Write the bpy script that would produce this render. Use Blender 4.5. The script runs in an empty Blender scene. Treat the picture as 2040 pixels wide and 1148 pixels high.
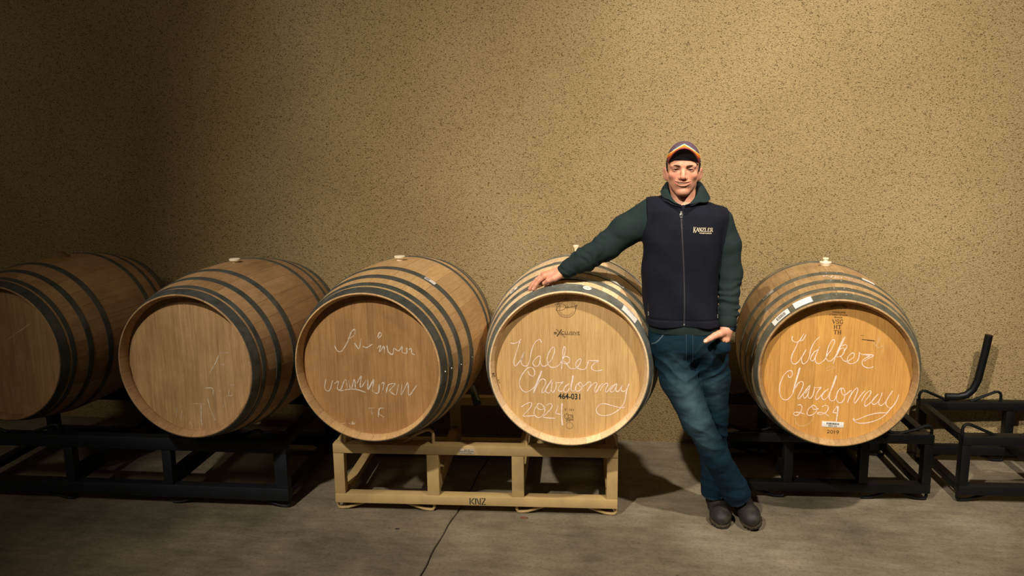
import bpy, bmesh, math, random
import numpy as np
from mathutils import Vector, Matrix, Euler

SC = bpy.context.scene
COL = SC.collection
PI = math.pi
rnd = random.Random(7)

# ------------------------------------------------------------------ camera
def make_camera():
    vx, hy, f, roll, H = 1281.0, 263.0, 1650.0, -0.0123, 1.75
    pitch = math.atan((574 - hy) / f)
    yaw = math.atan((vx - 1020) / math.hypot(f, 574 - hy))
    fw = Vector((-math.sin(yaw) * math.cos(pitch), math.cos(yaw) * math.cos(pitch), -math.sin(pitch)))
    rt = Vector((math.cos(yaw), math.sin(yaw), 0))
    up = rt.cross(fw)
    r2 = rt * math.cos(roll) + up * math.sin(roll)
    u2 = up * math.cos(roll) - rt * math.sin(roll)
    cd = bpy.data.cameras.new('camera'); co = bpy.data.objects.new('camera', cd); COL.objects.link(co)
    M = Matrix((r2, u2, -fw)).transposed().to_4x4()
    M.translation = Vector((0, 0, H))
    co.matrix_world = M
    cd.sensor_width = 36.0; cd.lens = f / 2040 * 36.0
    cd.clip_start = 0.05; cd.clip_end = 60
    SC.camera = co
make_camera()

# ------------------------------------------------------------------ world, lamps, exposure
SC.view_settings.view_transform = 'Standard'
SC.view_settings.look = 'None'
SC.view_settings.gamma = 1.0
SC.view_settings.use_curve_mapping = False
SC.view_settings.exposure = 0.0
W = bpy.data.worlds.new('cellar'); SC.world = W; W.use_nodes = True
bgn = W.node_tree.nodes['Background']
bgn.inputs[0].default_value = (1.0, 0.86, 0.66, 1); bgn.inputs[1].default_value = 0.02

def spot(name, loc, aim, power, size, blend, radius, color):
    ld = bpy.data.lights.new(name, 'SPOT'); lo = bpy.data.objects.new(name, ld); COL.objects.link(lo)
    ld.energy = power; ld.spot_size = math.radians(size); ld.spot_blend = blend
    ld.shadow_soft_size = radius; ld.color = color
    lo.location = loc
    lo.rotation_euler = (Vector(aim) - Vector(loc)).to_track_quat('-Z', 'Y').to_euler()
    return lo
spot('key_lamp', (-2.24, -1.64, 5.69), (0.62, 4.5, 0.40), 2100, 52, 1.0, 0.10, (1.0, 0.925, 0.81))
spot('ceiling_lamp', (1.60, 1.0, 4.58), (0.75, 4.5, 0.95), 1120, 56, 1.0, 0.08, (1.0, 0.915, 0.79))
spot('left_fill', (-4.2, -2.5, 5.4), (-2.6, 4.5, 1.7), 230, 80, 1.0, 0.45, (1.0, 0.86, 0.66))  # unseen soft fill, added to lift the dark left wall

# ------------------------------------------------------------------ object helpers
def link(name, me, mat=None, parent=None, smooth=True):
    o = bpy.data.objects.new(name, me); COL.objects.link(o)
    if mat is not None and not me.materials:
        me.materials.append(mat)
    if parent is not None: o.parent = parent
    if smooth and me.polygons:
        me.polygons.foreach_set('use_smooth', [True] * len(me.polygons))
    return o
def mesh_from(name, vs, fs):
    me = bpy.data.meshes.new(name); me.from_pydata([tuple(map(float, v)) for v in vs], [], [tuple(f) for f in fs]); me.update()
    return me
def sharp(me, deg=35):
    try: me.set_sharp_from_angle(angle=math.radians(deg))
    except Exception: pass
def empty(name, loc=(0, 0, 0), rz=0):
    o = bpy.data.objects.new(name, None); COL.objects.link(o); o.location = loc; o.rotation_euler = (0, 0, rz)
    o.empty_display_size = 0.1
    return o
def tag(o, label=None, cat=None, group=None, kind=None):
    if label: o['label'] = label
    if cat: o['category'] = cat
    if group: o['group'] = group
    if kind: o['kind'] = kind
    return o

class MB:
    """collects simple shapes into one mesh"""
    def __init__(s): s.v = []; s.f = []
    def add(s, vs, fs):
        n = len(s.v); s.v += [tuple(v) for v in vs]; s.f += [tuple(i + n for i in f) for f in fs]
    def box(s, lo, hi, b=0.0):
        x0, y0, z0 = lo; x1, y1, z1 = hi
        if b <= 0:
            s.add([(x0,y0,z0),(x1,y0,z0),(x1,y1,z0),(x0,y1,z0),(x0,y0,z1),(x1,y0,z1),(x1,y1,z1),(x0,y1,z1)],
                  [(0,3,2,1),(4,5,6,7),(0,1,5,4),(1,2,6,5),(2,3,7,6),(3,0,4,7)]); return
        bm = bmesh.new(); bmesh.ops.create_cube(bm, size=1)
        for v in bm.verts:
            v.co = Vector(((x0+x1)/2 + v.co.x*(x1-x0), (y0+y1)/2 + v.co.y*(y1-y0), (z0+z1)/2 + v.co.z*(z1-z0)))
        bmesh.ops.bevel(bm, geom=bm.edges[:], offset=b, segments=2, affect='EDGES', profile=0.5)
        bm.verts.index_update(); s.add([v.co[:] for v in bm.verts], [[v.index for v in f.verts] for f in bm.faces]); bm.free()
    def tube(s, pts, r, n=8, flat=1.0, closed=False):
        """swept tube along points; flat squashes it in the second frame axis"""
        P = [Vector(p) for p in pts]; m = len(P); rings = []
        T = []
        for i in range(m):
            a = P[i-1] if (i > 0 or closed) else P[i]; b = P[(i+1) % m] if (i < m-1 or closed) else P[i]
            T.append((b - a).normalized())
        ref = Vector((0, 1, 0)) if abs(T[0].y) < 0.9 else Vector((0, 0, 1))
        N = (ref - T[0] * ref.dot(T[0])).normalized(); vs = []
        for i in range(m):
            N = (N - T[i] * N.dot(T[i])).normalized(); B = T[i].cross(N)
            rr = r[i] if isinstance(r, (list, tuple)) else r
            for k in range(n):
                a = 2 * PI * k / n
                vs.append(P[i] + N * (math.cos(a) * rr) + B * (math.sin(a) * rr * flat))
        fs = []
        for i in range(m if closed else m - 1):
            for k in range(n):
                a = i*n+k; b = i*n+(k+1) % n; c = ((i+1) % m)*n+(k+1) % n; d = ((i+1) % m)*n+k
                fs.append((a, b, c, d))
        if not closed:
            fs.append(tuple(range(n))[::-1]); fs.append(tuple((m-1)*n+k for k in range(n)))
        s.add([v[:] for v in vs], fs)
    def lathe(s, prof, n=24, axis='z', c=(0, 0, 0)):
        vs = []; fs = []; m = len(prof)
        for r, h in prof:
            for k in range(n):
                a = 2*PI*k/n; x, y = r*math.cos(a), r*math.sin(a)
                p = (x, y, h) if axis == 'z' else (x, h, y)
                vs.append((p[0]+c[0], p[1]+c[1], p[2]+c[2]))
        for i in range(m-1):
            for k in range(n):
                fs.append((i*n+k, i*n+(k+1) % n, (i+1)*n+(k+1) % n, (i+1)*n+k))
        fs.append(tuple(range(n))[::-1]); fs.append(tuple((m-1)*n+k for k in range(n)))
        s.add(vs, fs)
    def build(s, name, mat, parent=None, smooth=True, angle=35):
        me = mesh_from(name, s.v, s.f)
        bm = bmesh.new(); bm.from_mesh(me); bmesh.ops.recalc_face_normals(bm, faces=bm.faces); bm.to_mesh(me); bm.free()
        o = link(name, me, mat, parent, smooth)
        if smooth: sharp(me, angle)
        return o

def catmull(pts, k=4):
    P = [Vector((p[0], p[1])) for p in pts]
    if len(P) < 3: return P
    Q = [P[0]*2-P[1]] + P + [P[-1]*2-P[-2]]; out = []
    for i in range(1, len(Q)-2):
        for j in range(k):
            t = j/k; a, b, c, d = Q[i-1], Q[i], Q[i+1], Q[i+2]
            out.append(0.5*((2*b)+(c-a)*t+(2*a-5*b+4*c-d)*t*t+(3*b-a-3*c+d)*t**3))
    out.append(P[-1]); return out

# ------------------------------------------------------------------ materials
def newmat(name):
    m = bpy.data.materials.new(name); m.use_nodes = True; nt = m.node_tree
    return m, nt, nt.nodes['Principled BSDF']
def N(nt, t, **kw):
    n = nt.nodes.new(t)
    for k, v in kw.items():
        if hasattr(n, k) and k != 'name': setattr(n, k, v)
    return n
def setin(n, **kw):
    for k, v in kw.items(): n.inputs[k.replace('_', ' ')].default_value = v
def srgb(r, g, b):
    f = lambda c: (c/255/12.92) if c <= 10 else ((c/255+0.055)/1.055)**2.4
    return (f(r), f(g), f(b), 1)
def noise(nt, vec, scale, detail=4, rough=0.55):
    n = N(nt, 'ShaderNodeTexNoise'); setin(n, Scale=scale, Detail=detail, Roughness=rough)
    if vec is not None: nt.links.new(vec, n.inputs['Vector'])
    return n
def mapping(nt, vec, scale=(1, 1, 1), loc=(0, 0, 0)):
    n = N(nt, 'ShaderNodeMapping'); n.inputs['Scale'].default_value = scale; n.inputs['Location'].default_value = loc
    nt.links.new(vec, n.inputs['Vector']); return n
def ramp(nt, fac, stops):
    n = N(nt, 'ShaderNodeValToRGB'); e = n.color_ramp.elements
    while len(e) < len(stops): e.new(0.5)
    for i, (p, c) in enumerate(stops):
        e[i].position = p; e[i].color = c if len(c) == 4 else (*c, 1)
    nt.links.new(fac, n.inputs['Fac']); return n
def mix(nt, mode, fac, a, b):
    n = N(nt, 'ShaderNodeMix'); n.data_type = 'RGBA'; n.blend_type = mode
    for inp, v in ((0, fac), (6, a), (7, b)):
        if hasattr(v, 'links') or hasattr(v, 'is_output'): nt.links.new(v, n.inputs[inp])
        else: n.inputs[inp].default_value = v
    return n.outputs[2]
def bump(nt, h, strength, dist, bsdf, normal=None):
    n = N(nt, 'ShaderNodeBump'); n.inputs['Strength'].default_value = strength; n.inputs['Distance'].default_value = dist
    nt.links.new(h, n.inputs['Height'])
    if normal is not None: nt.links.new(normal, n.inputs['Normal'])
    nt.links.new(n.outputs[0], bsdf.inputs['Normal']); return n.outputs[0]
def objvec(nt, rand=0.0):
    tc = N(nt, 'ShaderNodeTexCoord')
    if not rand: return tc.outputs['Object']
    oi = N(nt, 'ShaderNodeObjectInfo'); m = N(nt, 'ShaderNodeVectorMath', operation='ADD')
    s = N(nt, 'ShaderNodeVectorMath', operation='SCALE'); s.inputs[0].default_value = (1, 1, 1)
    mm = N(nt, 'ShaderNodeMath', operation='MULTIPLY'); mm.inputs[1].default_value = rand
    nt.links.new(oi.outputs['Random'], mm.inputs[0]); nt.links.new(mm.outputs[0], s.inputs['Scale'])
    nt.links.new(tc.outputs['Object'], m.inputs[0]); nt.links.new(s.outputs[0], m.inputs[1])
    return m.outputs[0]

def wood(name, base, dark, grain='y', dirt=0.25, contrast=0.35, rough=0.6):
    m, nt, b = newmat(name)
    v = objvec(nt, 17.0)
    s = {'y': (55, 3.0, 55), 'z': (55, 55, 3.0)}[grain]
    g = noise(nt, mapping(nt, v, s).outputs[0], 1.0, 5, 0.6)
    s2 = tuple(c*4.2 for c in s)
    g2 = noise(nt, mapping(nt, v, s2).outputs[0], 1.0, 3, 0.6)
    r1 = ramp(nt, g.outputs['Fac'], [(0.3, dark), (0.62, base)])
    c = mix(nt, 'MIX', contrast, base, r1.outputs[0])
    r2 = ramp(nt, g2.outputs['Fac'], [(0.35, (0.72, 0.66, 0.58)), (0.6, (1.05, 1.05, 1.05))])
    c = mix(nt, 'MULTIPLY', 0.5, c, r2.outputs[0])
    oi = N(nt, 'ShaderNodeObjectInfo')
    r3 = ramp(nt, oi.outputs['Random'], [(0.0, (0.80, 0.74, 0.66)), (0.5, (0.97, 0.95, 0.92)), (1.0, (1.12, 1.10, 1.06))])
    c = mix(nt, 'MULTIPLY', 0.75 if grain == 'y' else 0.32, c, r3.outputs[0])
    d = noise(nt, v, 4.5, 6, 0.65)
    rd = ramp(nt, d.outputs['Fac'], [(0.38, (0.55, 0.5, 0.44)), (0.6, (1, 1, 1))])
    c = mix(nt, 'MULTIPLY', dirt, c, rd.outputs[0])
    nt.links.new(c, b.inputs['Base Color'])
    setin(b, Roughness=rough); b.inputs['Specular IOR Level'].default_value = 0.3
    bump(nt, g.outputs['Fac'], 0.25, 0.002, b)
    return m
def plain(name, col, rough=0.6, metal=0.0, nscale=0, namt=0.0, bstr=0.0, spec=None, dist=0.002):
    m, nt, b = newmat(name)
    setin(b, Roughness=rough, Metallic=metal)
    if spec is not None: b.inputs['Specular IOR Level'].default_value = spec
    b.inputs['Base Color'].default_value = col
    if nscale:
        v = objvec(nt); n = noise(nt, v, nscale, 5, 0.6)
        lo = tuple(c*(1-namt) for c in col[:3]); hi = tuple(min(1, c*(1+namt)) for c in col[:3])
        r = ramp(nt, n.outputs['Fac'], [(0.35, lo), (0.65, hi)]); nt.links.new(r.outputs[0], b.inputs['Base Color'])
        if bstr: bump(nt, n.outputs['Fac'], bstr, dist, b)
    return m
def steel(name, col, rough=0.5, scuff=0.35):
    m, nt, b = newmat(name); v = objvec(nt)
    n = noise(nt, v, 16, 6, 0.7)
    r = ramp(nt, n.outputs['Fac'], [(0.35, tuple(c*0.6 for c in col[:3])), (0.55, col[:3]), (0.72, tuple(c*(1+scuff) for c in col[:3]))])
    nt.links.new(r.outputs[0], b.inputs['Base Color'])
    setin(b, Metallic=0.25, Roughness=rough)
    bump(nt, noise(nt, v, 60, 4).outputs['Fac'], 0.1, 0.001, b); return m
def cloth(name, col, weave=900, rough=0.95, amt=0.18, b_=0.25, vcol=False):
    m, nt, b = newmat(name); v = objvec(nt)
    n = noise(nt, v, weave, 2, 0.5); n2 = noise(nt, v, 14, 4, 0.6)
    base = col
    if vcol:
        a = N(nt, 'ShaderNodeVertexColor'); a.layer_name = 'Col'; base = a.outputs['Color']
    r = ramp(nt, n.outputs['Fac'], [(0.3, (1-amt,)*3), (0.7, (1+amt,)*3)])
    r2 = ramp(nt, n2.outputs['Fac'], [(0.3, (0.85,)*3), (0.7, (1.12,)*3)])
    c = mix(nt, 'MULTIPLY', 1.0, base, r.outputs[0]); c = mix(nt, 'MULTIPLY', 1.0, c, r2.outputs[0])
    nt.links.new(c, b.inputs['Base Color']); setin(b, Roughness=rough)
    b.inputs['Specular IOR Level'].default_value = 0.15
    bump(nt, n.outputs['Fac'], b_, 0.001, b); return m
def vcolmat(name, rough=0.5, spec=0.4, sss=0.0, nscale=60, bstr=0.08, namt=0.08):
    m, nt, b = newmat(name); a = N(nt, 'ShaderNodeVertexColor'); a.layer_name = 'Col'
    n = noise(nt, objvec(nt), nscale, 4, 0.6)
    r = ramp(nt, n.outputs['Fac'], [(0.3, (1-namt,)*3), (0.7, (1+namt,)*3)])
    nt.links.new(mix(nt, 'MULTIPLY', 1.0, a.outputs['Color'], r.outputs[0]), b.inputs['Base Color'])
    setin(b, Roughness=rough); b.inputs['Specular IOR Level'].default_value = spec
    if sss:
        b.inputs['Subsurface Weight'].default_value = sss; b.inputs['Subsurface Radius'].default_value = (0.006, 0.002, 0.001)
        b.inputs['Subsurface Scale'].default_value = 1.0
    bump(nt, n.outputs['Fac'], bstr, 0.001, b); return m

def stucco():
    m, nt, b = newmat('stucco'); v = objvec(nt)
    big = noise(nt, v, 0.9, 3, 0.5)
    base = ramp(nt, big.outputs['Fac'], [(0.35, srgb(156, 134, 94)), (0.7, srgb(176, 153, 112))])
    mp = mapping(nt, v, (1.0, 1.0, 1.5))
    n0 = noise(nt, mp.outputs[0], 46, 4, 0.6)
    n1 = noise(nt, mp.outputs[0], 130, 4, 0.65)
    dv = N(nt, 'ShaderNodeVectorMath', operation='MULTIPLY_ADD')          # ragged pit outlines
    nt.links.new(n1.outputs['Color'], dv.inputs[0]); dv.inputs[1].default_value = (.012, .012, .012); nt.links.new(mp.outputs[0], dv.inputs[2])
    vo = N(nt, 'ShaderNodeTexVoronoi'); setin(vo, Scale=92.0); nt.links.new(dv.outputs[0], vo.inputs['Vector'])
    gate = N(nt, 'ShaderNodeMath', operation='MULTIPLY_ADD')
    nt.links.new(n0.outputs['Fac'], gate.inputs[0]); gate.inputs[1].default_value = -0.8; nt.links.new(vo.outputs['Distance'], gate.inputs[2])
    pit = ramp(nt, gate.outputs[0], [(0.0, (0, 0, 0)), (0.0001, (0, 0, 0)), (0.03, (1, 1, 1))])
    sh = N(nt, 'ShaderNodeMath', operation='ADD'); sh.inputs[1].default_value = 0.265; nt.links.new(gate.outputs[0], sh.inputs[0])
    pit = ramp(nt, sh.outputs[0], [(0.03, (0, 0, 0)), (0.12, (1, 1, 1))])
    pc = ramp(nt, pit.outputs[0], [(0.0, (0.42, 0.40, 0.28)), (1.0, (1, 1, 1))])  # self-shadow of the pits put into the colour
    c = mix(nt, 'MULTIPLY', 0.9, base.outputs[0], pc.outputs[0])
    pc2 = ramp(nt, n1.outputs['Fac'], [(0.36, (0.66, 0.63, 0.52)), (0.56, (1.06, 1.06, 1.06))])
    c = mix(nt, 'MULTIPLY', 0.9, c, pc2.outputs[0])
    nt.links.new(c, b.inputs['Base Color']); setin(b, Roughness=0.95); b.inputs['Specular IOR Level'].default_value = 0.1
    h = N(nt, 'ShaderNodeMath', operation='ADD'); nt.links.new(pit.outputs[0], h.inputs[0])
    nt.links.new(n1.outputs['Fac'], h.inputs[1])
    bump(nt, h.outputs[0], 0.9, 0.008, b); return m
def concrete():
    m, nt, b = newmat('concrete'); v = objvec(nt)
    n1 = noise(nt, v, 1.7, 8, 0.62); n2 = noise(nt, mapping(nt, v, (3, 9, 3)).outputs[0], 2.0, 7, 0.7); n3 = noise(nt, v, 70, 4, 0.6)
    c = ramp(nt, n1.outputs['Fac'], [(0.3, srgb(90, 82, 68)), (0.5, srgb(118, 107, 88)), (0.72, srgb(146, 133, 110))]).outputs[0]
    c = mix(nt, 'MULTIPLY', 0.8, c, ramp(nt, n2.outputs['Fac'], [(0.35, (0.66, 0.65, 0.62)), (0.62, (1.06, 1.06, 1.06))]).outputs[0])
    c = mix(nt, 'MULTIPLY', 0.55, c, ramp(nt, n3.outputs['Fac'], [(0.34, (0.6, 0.58, 0.55)), (0.5, (1.03, 1.03, 1.03))]).outputs[0])
    vo = N(nt, 'ShaderNodeTexVoronoi'); setin(vo, Scale=5.0); nt.links.new(v, vo.inputs['Vector'])
    sp = ramp(nt, vo.outputs['Distance'], [(0.02, (0.45, 0.4, 0.33)), (0.045, (1, 1, 1))])
    c = mix(nt, 'MULTIPLY', 0.8, c, sp.outputs[0])
    nt.links.new(c, b.inputs['Base Color'])
    rr = ramp(nt, n1.outputs['Fac'], [(0.3, (0.55,)*3), (0.7, (0.8,)*3)]); nt.links.new(rr.outputs[0], b.inputs['Roughness'])
    bump(nt, n3.outputs['Fac'], 0.25, 0.003, b); return m

M = {}
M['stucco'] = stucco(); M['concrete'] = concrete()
M['joint'] = plain('joint_dirt', srgb(38, 33, 25), 0.95)
M['tan'] = plain('tan_powder_coat', srgb(176, 148, 98), 0.55, 0.0, 9, 0.10, 0.05)
M['black'] = plain('black_enamel', srgb(8, 9, 9), 0.5, 0.0, 12, 0.25, 0.05, .3)
M['navyrack'] = plain('blue_black_enamel', srgb(18, 21, 26), 0.55, 0.0, 12, 0.2, 0.05, .3)
M['stencil'] = plain('stencil_ink', srgb(28, 34, 24), 0.8)
M['burnt'] = plain('branded_ink', srgb(52, 34, 12), 0.85)
M['chalk'] = plain('chalk', srgb(226, 204, 190), 0.95, 0, 120, 0.16)
M['faint'] = plain('faint_chalk', srgb(200, 186, 166), 0.95, 0, 120, 0.2)
M['ghost'] = plain('rubbed_chalk', srgb(196, 158, 110), 0.95)
M['paper'] = plain('label_paper', srgb(222, 214, 206), 0.6)
M['greypaper'] = plain('worn_label_paper', srgb(158, 146, 128), 0.7, 0, 30, 0.15)
M['ink'] = plain('label_ink', srgb(40, 52, 44), 0.7)
M['silicone'] = plain('silicone', srgb(236, 222, 192), 0.4)
M['rivet'] = plain('rivet_zinc', srgb(200, 200, 190), 0.35, 0.8)
M['wine'] = plain('wine_stain', srgb(150, 92, 22), 0.5)
M['mould'] = plain('mildew_mark', srgb(40, 34, 18), 0.9)

# ------------------------------------------------------------------ room
def build_room():
    x0, x1, y0, yw, h = -6.5, 5.0, -1.5, 4.56, 4.6
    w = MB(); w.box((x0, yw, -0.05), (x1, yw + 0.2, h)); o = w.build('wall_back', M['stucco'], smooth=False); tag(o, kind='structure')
    fl = MB(); fl.box((x0, y0, -0.12), (x1, yw, -0.022)); f = fl.build('floor', M['joint'], smooth=False); tag(f, kind='structure')
    # two poured slabs meeting at a ragged control joint
    r = random.Random(3); ys = np.linspace(y0, yw, 90)
    def line(side):
        out = []
        for y in ys:
            t = (y - 2.96) / (4.22 - 2.96)
            x = -0.853 + 0.059*t + 0.004*math.sin(y*9) + 0.003*math.sin(y*23+1)
            gap = 0.0022 + 0.0012*abs(math.sin(y*31)) + (0.004 if r.random() < 0.12 else 0) * r.random()
            out.append((x + side*gap, y))
        return out
    for side in (-1, 1):
        L = line(side); vs = []; fs = []
        xo = x0 if side < 0 else x1; n = len(L)
        for x, y in L:
            xe = x + side*0.003
            vs += [(x, y, -0.03), (x, y, -0.003), (xe, y, 0.0), (xo, y, 0.0)]
        for i in range(n-1):
            for k in range(3):
                a = i*4+k; fs.append((a, a+1, a+5, a+4))
        me = mesh_from('slab', vs, fs); bm = bmesh.new(); bm.from_mesh(me)
        for fc in bm.faces:
            pass
        bmesh.ops.recalc_face_normals(bm, faces=bm.faces)
        if sum(fc.normal.z for fc in bm.faces) < 0: bmesh.ops.reverse_faces(bm, faces=bm.faces)
        bm.to_mesh(me); bm.free()
        link('slab', me, M['concrete'], f, smooth=False)
build_room()
def crumb(name, label, x, y, s, col, cat='debris'):
    r = random.Random(name + str(x)); bm = bmesh.new(); bmesh.ops.create_icosphere(bm, subdivisions=2, radius=1)
    for v in bm.verts:
        v.co *= 0.8 + 0.4*r.random(); v.co.x *= s; v.co.y *= s*0.55; v.co.z = abs(v.co.z)*s*0.25
    me = bpy.data.meshes.new(name); bm.to_mesh(me); bm.free()
    o = link(name, me, col); o.location = (x, y, 0.0); tag(o, label, cat); return o
C4="-2502,995 -2427,958 -2299,972 -2170,1040 -2041,1152/-2089,1053 -2128,987 -2227,657 -2316,370 -2373,149 -2353,-5 -2289,-43 -2180,88 -2050,257 -1963,445 -1919,578 -2006,379 -2061,180 -2031,49 -1924,-32 -1807,-28 -1731,79 -1665,300 -1620,564 -1533,850 -1425,1048 -1276,1160 -1203,1108 -1161,1022/-1217,455 -1345,386 -1495,229 -1549,106 -1497,-2 -1401,-38 -1305,15 -1240,181 -1213,444/-1231,269 -1198,73 -1092,-23 -964,25 -858,148 -751,260 -645,503 -606,722 -654,846 -771,739 -877,519 -931,299 -890,104 -795,-36 -646,-64 -477,6 -350,141 -244,362 -160,625 -149,799 -191,873 -244,731 -265,470 -286,208 -304,-120/-286,208 -223,373 -118,442 9,391 47,283 -2,173 -118,115 -244,155/-255,231 -118,169 -33,19 72,-76 241,-93 367,-24 471,132 523,275 491,350 387,282 303,160 303,29 388,-77 556,-116 682,-101 786,65 837,284/837,290 1015,278 1286,286 1120,194 985,49 975,-60 1080,-144 1247,-156 1435,-111/-1756,-256 -1709,-392 -1576,-479 -1490,-427 -1468,-275 -1533,-139 -1653,-82 -1814,-161 -2004,-401 -2128,-682 -2138,-876 -2064,-1068 -1931,-1189 -1769,-1183 -1580,-1052 -1499,-966/-1528,-1245 -1392,-935 -1230,-653 -1096,-588 -1003,-673 -1017,-839 -1125,-1037 -1166,-1149 -1126,-1217 -1005,-1088 -857,-834 -723,-609/-723,-609 -884,-835 -978,-1004 -992,-1143 -885,-1217 -778,-1108 -710,-692/-724,-830 -752,-1079 -672,-1174 -565,-990 -538,-824 -564,-673/-559,-742 -352,-735 -233,-690 -325,-789 -432,-958 -432,-1096 -326,-1120 -220,-1061 -140,-893 19,-764/19,-764 -140,-893 -220,-1034 -193,-1130 -87,-1140 45,-970/111,-857 98,-1023 178,-1103 284,-1017 336,-823 467,-695/467,-695 336,-823 284,-989 363,-1097 495,-1037 587,-869 547,-733 454,-695 428,-806 521,-885 652,-840 809,-697 914,-653 954,-747 863,-942 785,-1082/863,-942 1046,-744 1176,-672 1203,-767 1126,-934 1114,-1071 1179,-1096 1335,-817 1464,-703/1336,-1036 1439,-841 1595,-699 1674,-751 1597,-918 1572,-1028 1625,-1081 1779,-884 1909,-771 2051,-698/2051,-698 1883,-854 1781,-994 1807,-1070 1912,-1044 2014,-877 2064,-711/2014,-904 2042,-1040 2146,-1009 2273,-759 2236,-924 2276,-1032 2406,-1000 2507,-833 2570,-667/2507,-833 2446,-1108 2398,-1438 2284,-1690 2104,-1889 1844,-2065 1555,-2146 1318,-2113 1198,-1979 1210,-1812 1341,-1655 1551,-1612 1787,-1667 2050,-1731 2285,-1759 2415,-1726/-2073,-1892 -1882,-1759 -1693,-1674 -1612,-1721 -1668,-1891 -1831,-2094 -1995,-2283 -1806,-2295 -1482,-2263/-1316,-1711 -1452,-1911 -1508,-2138 -1428,-2303 -1293,-2348 -1131,-2235 -1036,-2008 -1102,-1815 -1209,-1721 -1343,-1712 -1385,-1853 -1291,-1961 -1130,-1969 -995,-1825/-981,-1782 -834,-1693 -727,-1745 -754,-1885 -943,-2116 -1105,-2304 -944,-2340 -595,-2349/-455,-1763 -514,-1960 -562,-2116 -407,-2152 -234,-2187"
C4T="-1161,-224 -1310,-600 -1473,-1021 -1528,-1245/190,-375 138,-692 85,-913/-286,-1632 -305,-1924 -306,-2259 -274,-2664/2507,-833 2570,-667/-723,-609 -857,-834"
C5="-1817,1492 -1842,1382 -1786,1265 -1663,1227 -1555,1274 -1462,1419 -1362,1628/-1271,1600 -1397,1335 -1555,1274 -1662,998 -1779,709 -1828,466 -1789,293 -1695,235 -1567,303 -1436,506 -1325,707 -1236,918/-1236,918 -1362,640 -1404,464 -1365,301 -1283,268 -1168,387 -1090,609 -1054,893 -968,1157 -840,1379 -717,1492/-685,1082 -756,928 -891,835 -1001,634 -1033,480 -969,407 -883,487 -807,752 -685,1082/-788,774 -847,576 -827,380 -723,298 -605,347 -454,506 -366,706 -239,928 -135,1191 -108,1343 -157,1406 -260,1294 -345,1053 -390,791 -408,574 -332,447 -232,440 -100,566 7,787/250,1519 157,1268 56,962 -43,612 -115,315/316,1564 180,1204 26,788/11,701 115,965 238,1045 302,973 273,799 190,687 75,628 -6,657/203,1141 318,1199 400,1149 350,996 286,907/130,695 215,601 301,486 441,449 555,530 685,644 707,774 653,848 540,767 451,612 450,460 545,361 682,374 833,478 901,654 904,912/909,837 1089,780 1344,759 1213,668 1065,532 1045,380 1141,254 1301,197 1436,225 1501,282/1087,813 1341,802 1471,754 1293,628 1107,490/-1915,-248 -1905,-348 -1837,-388 -1755,-283 -1757,-125 -1839,-63 -1993,-151 -2141,-388 -2233,-711 -2246,-1001 -2194,-1259 -2067,-1412 -1920,-1419 -1793,-1295 -1683,-1115/-1601,-880 -1494,-644 -1367,-545 -1285,-604 -1290,-777 -1370,-1012 -1464,-1248 -1433,-1348 -1309,-1182 -1138,-913 -992,-689/-992,-689 -1188,-973 -1258,-1150 -1197,-1306 -1097,-1199 -1030,-965 -991,-704/-1042,-994 -1056,-1226 -960,-1301 -863,-1157 -822,-925 -831,-753/-829,-796 -672,-802 -530,-766 -615,-885 -710,-1063 -740,-1237 -695,-1350 -547,-1169 -402,-960 -227,-821/-227,-821 -400,-988 -494,-1195 -408,-1328 -258,-1210 -144,-917/-144,-917 -183,-1149 -160,-1320 -66,-1367 59,-1279 143,-930 286,-723/286,-723 143,-930 104,-1162 141,-1361 276,-1439 398,-1318 448,-1057 409,-830 314,-764 283,-894 358,-1062 461,-1056 583,-935 680,-844 700,-957 624,-1190 559,-1409/624,-1190 761,-897 904,-719 948,-802 898,-1032 824,-1294 857,-1421 917,-1346 1079,-1051 1244,-814/1121,-1320 1232,-1043 1398,-834 1476,-859 1413,-1061 1274,-1297 1259,-1469 1314,-1523 1531,-1311 1671,-1104 1775,-942/1775,-942 1598,-1165 1533,-1339 1641,-1433 1785,-1297 1895,-1035 1910,-864/1885,-1064 1813,-1323 1872,-1457 1972,-1428 2090,-1279 2178,-1076/2334,-770 2178,-1076 2093,-1336 2181,-1502 2286,-1552 2405,-1432 2515,-1199 2584,-912/2405,-1432 2266,-1639 2081,-1907 1838,-2108 1489,-2259 1183,-2321 948,-2278 838,-2170 873,-2110 917,-2194 1218,-2045 1517,-1898 1844,-1807 2224,-1770/-1458,-1640 -1340,-1618 -1281,-1731 -1324,-1937 -1423,-2089 -1527,-2131 -1616,-2042 -1535,-1973 -1348,-1983 -1133,-2043/-864,-1634 -1013,-1803 -1056,-2009 -972,-2091 -816,-2038 -692,-1900 -675,-1725 -786,-1615 -864,-1626 -831,-1763 -724,-1800 -582,-1749/-455,-1669 -342,-1584 -208,-1640 -224,-1814 -347,-1967 -502,-2019 -622,-1983 -559,-1921 -348,-1952 -144,-2085/154,-1576 61,-1769 15,-1887 212,-1904"
C5T="-1452,90 -1526,-272 -1611,-678 -1683,-1115/49,-194 -35,-540 -144,-917/185,-1574 192,-1877 156,-2299/2334,-770 2178,-1076/1775,-942 1624,-1163/-1036,-850 -1182,-1088"
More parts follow.
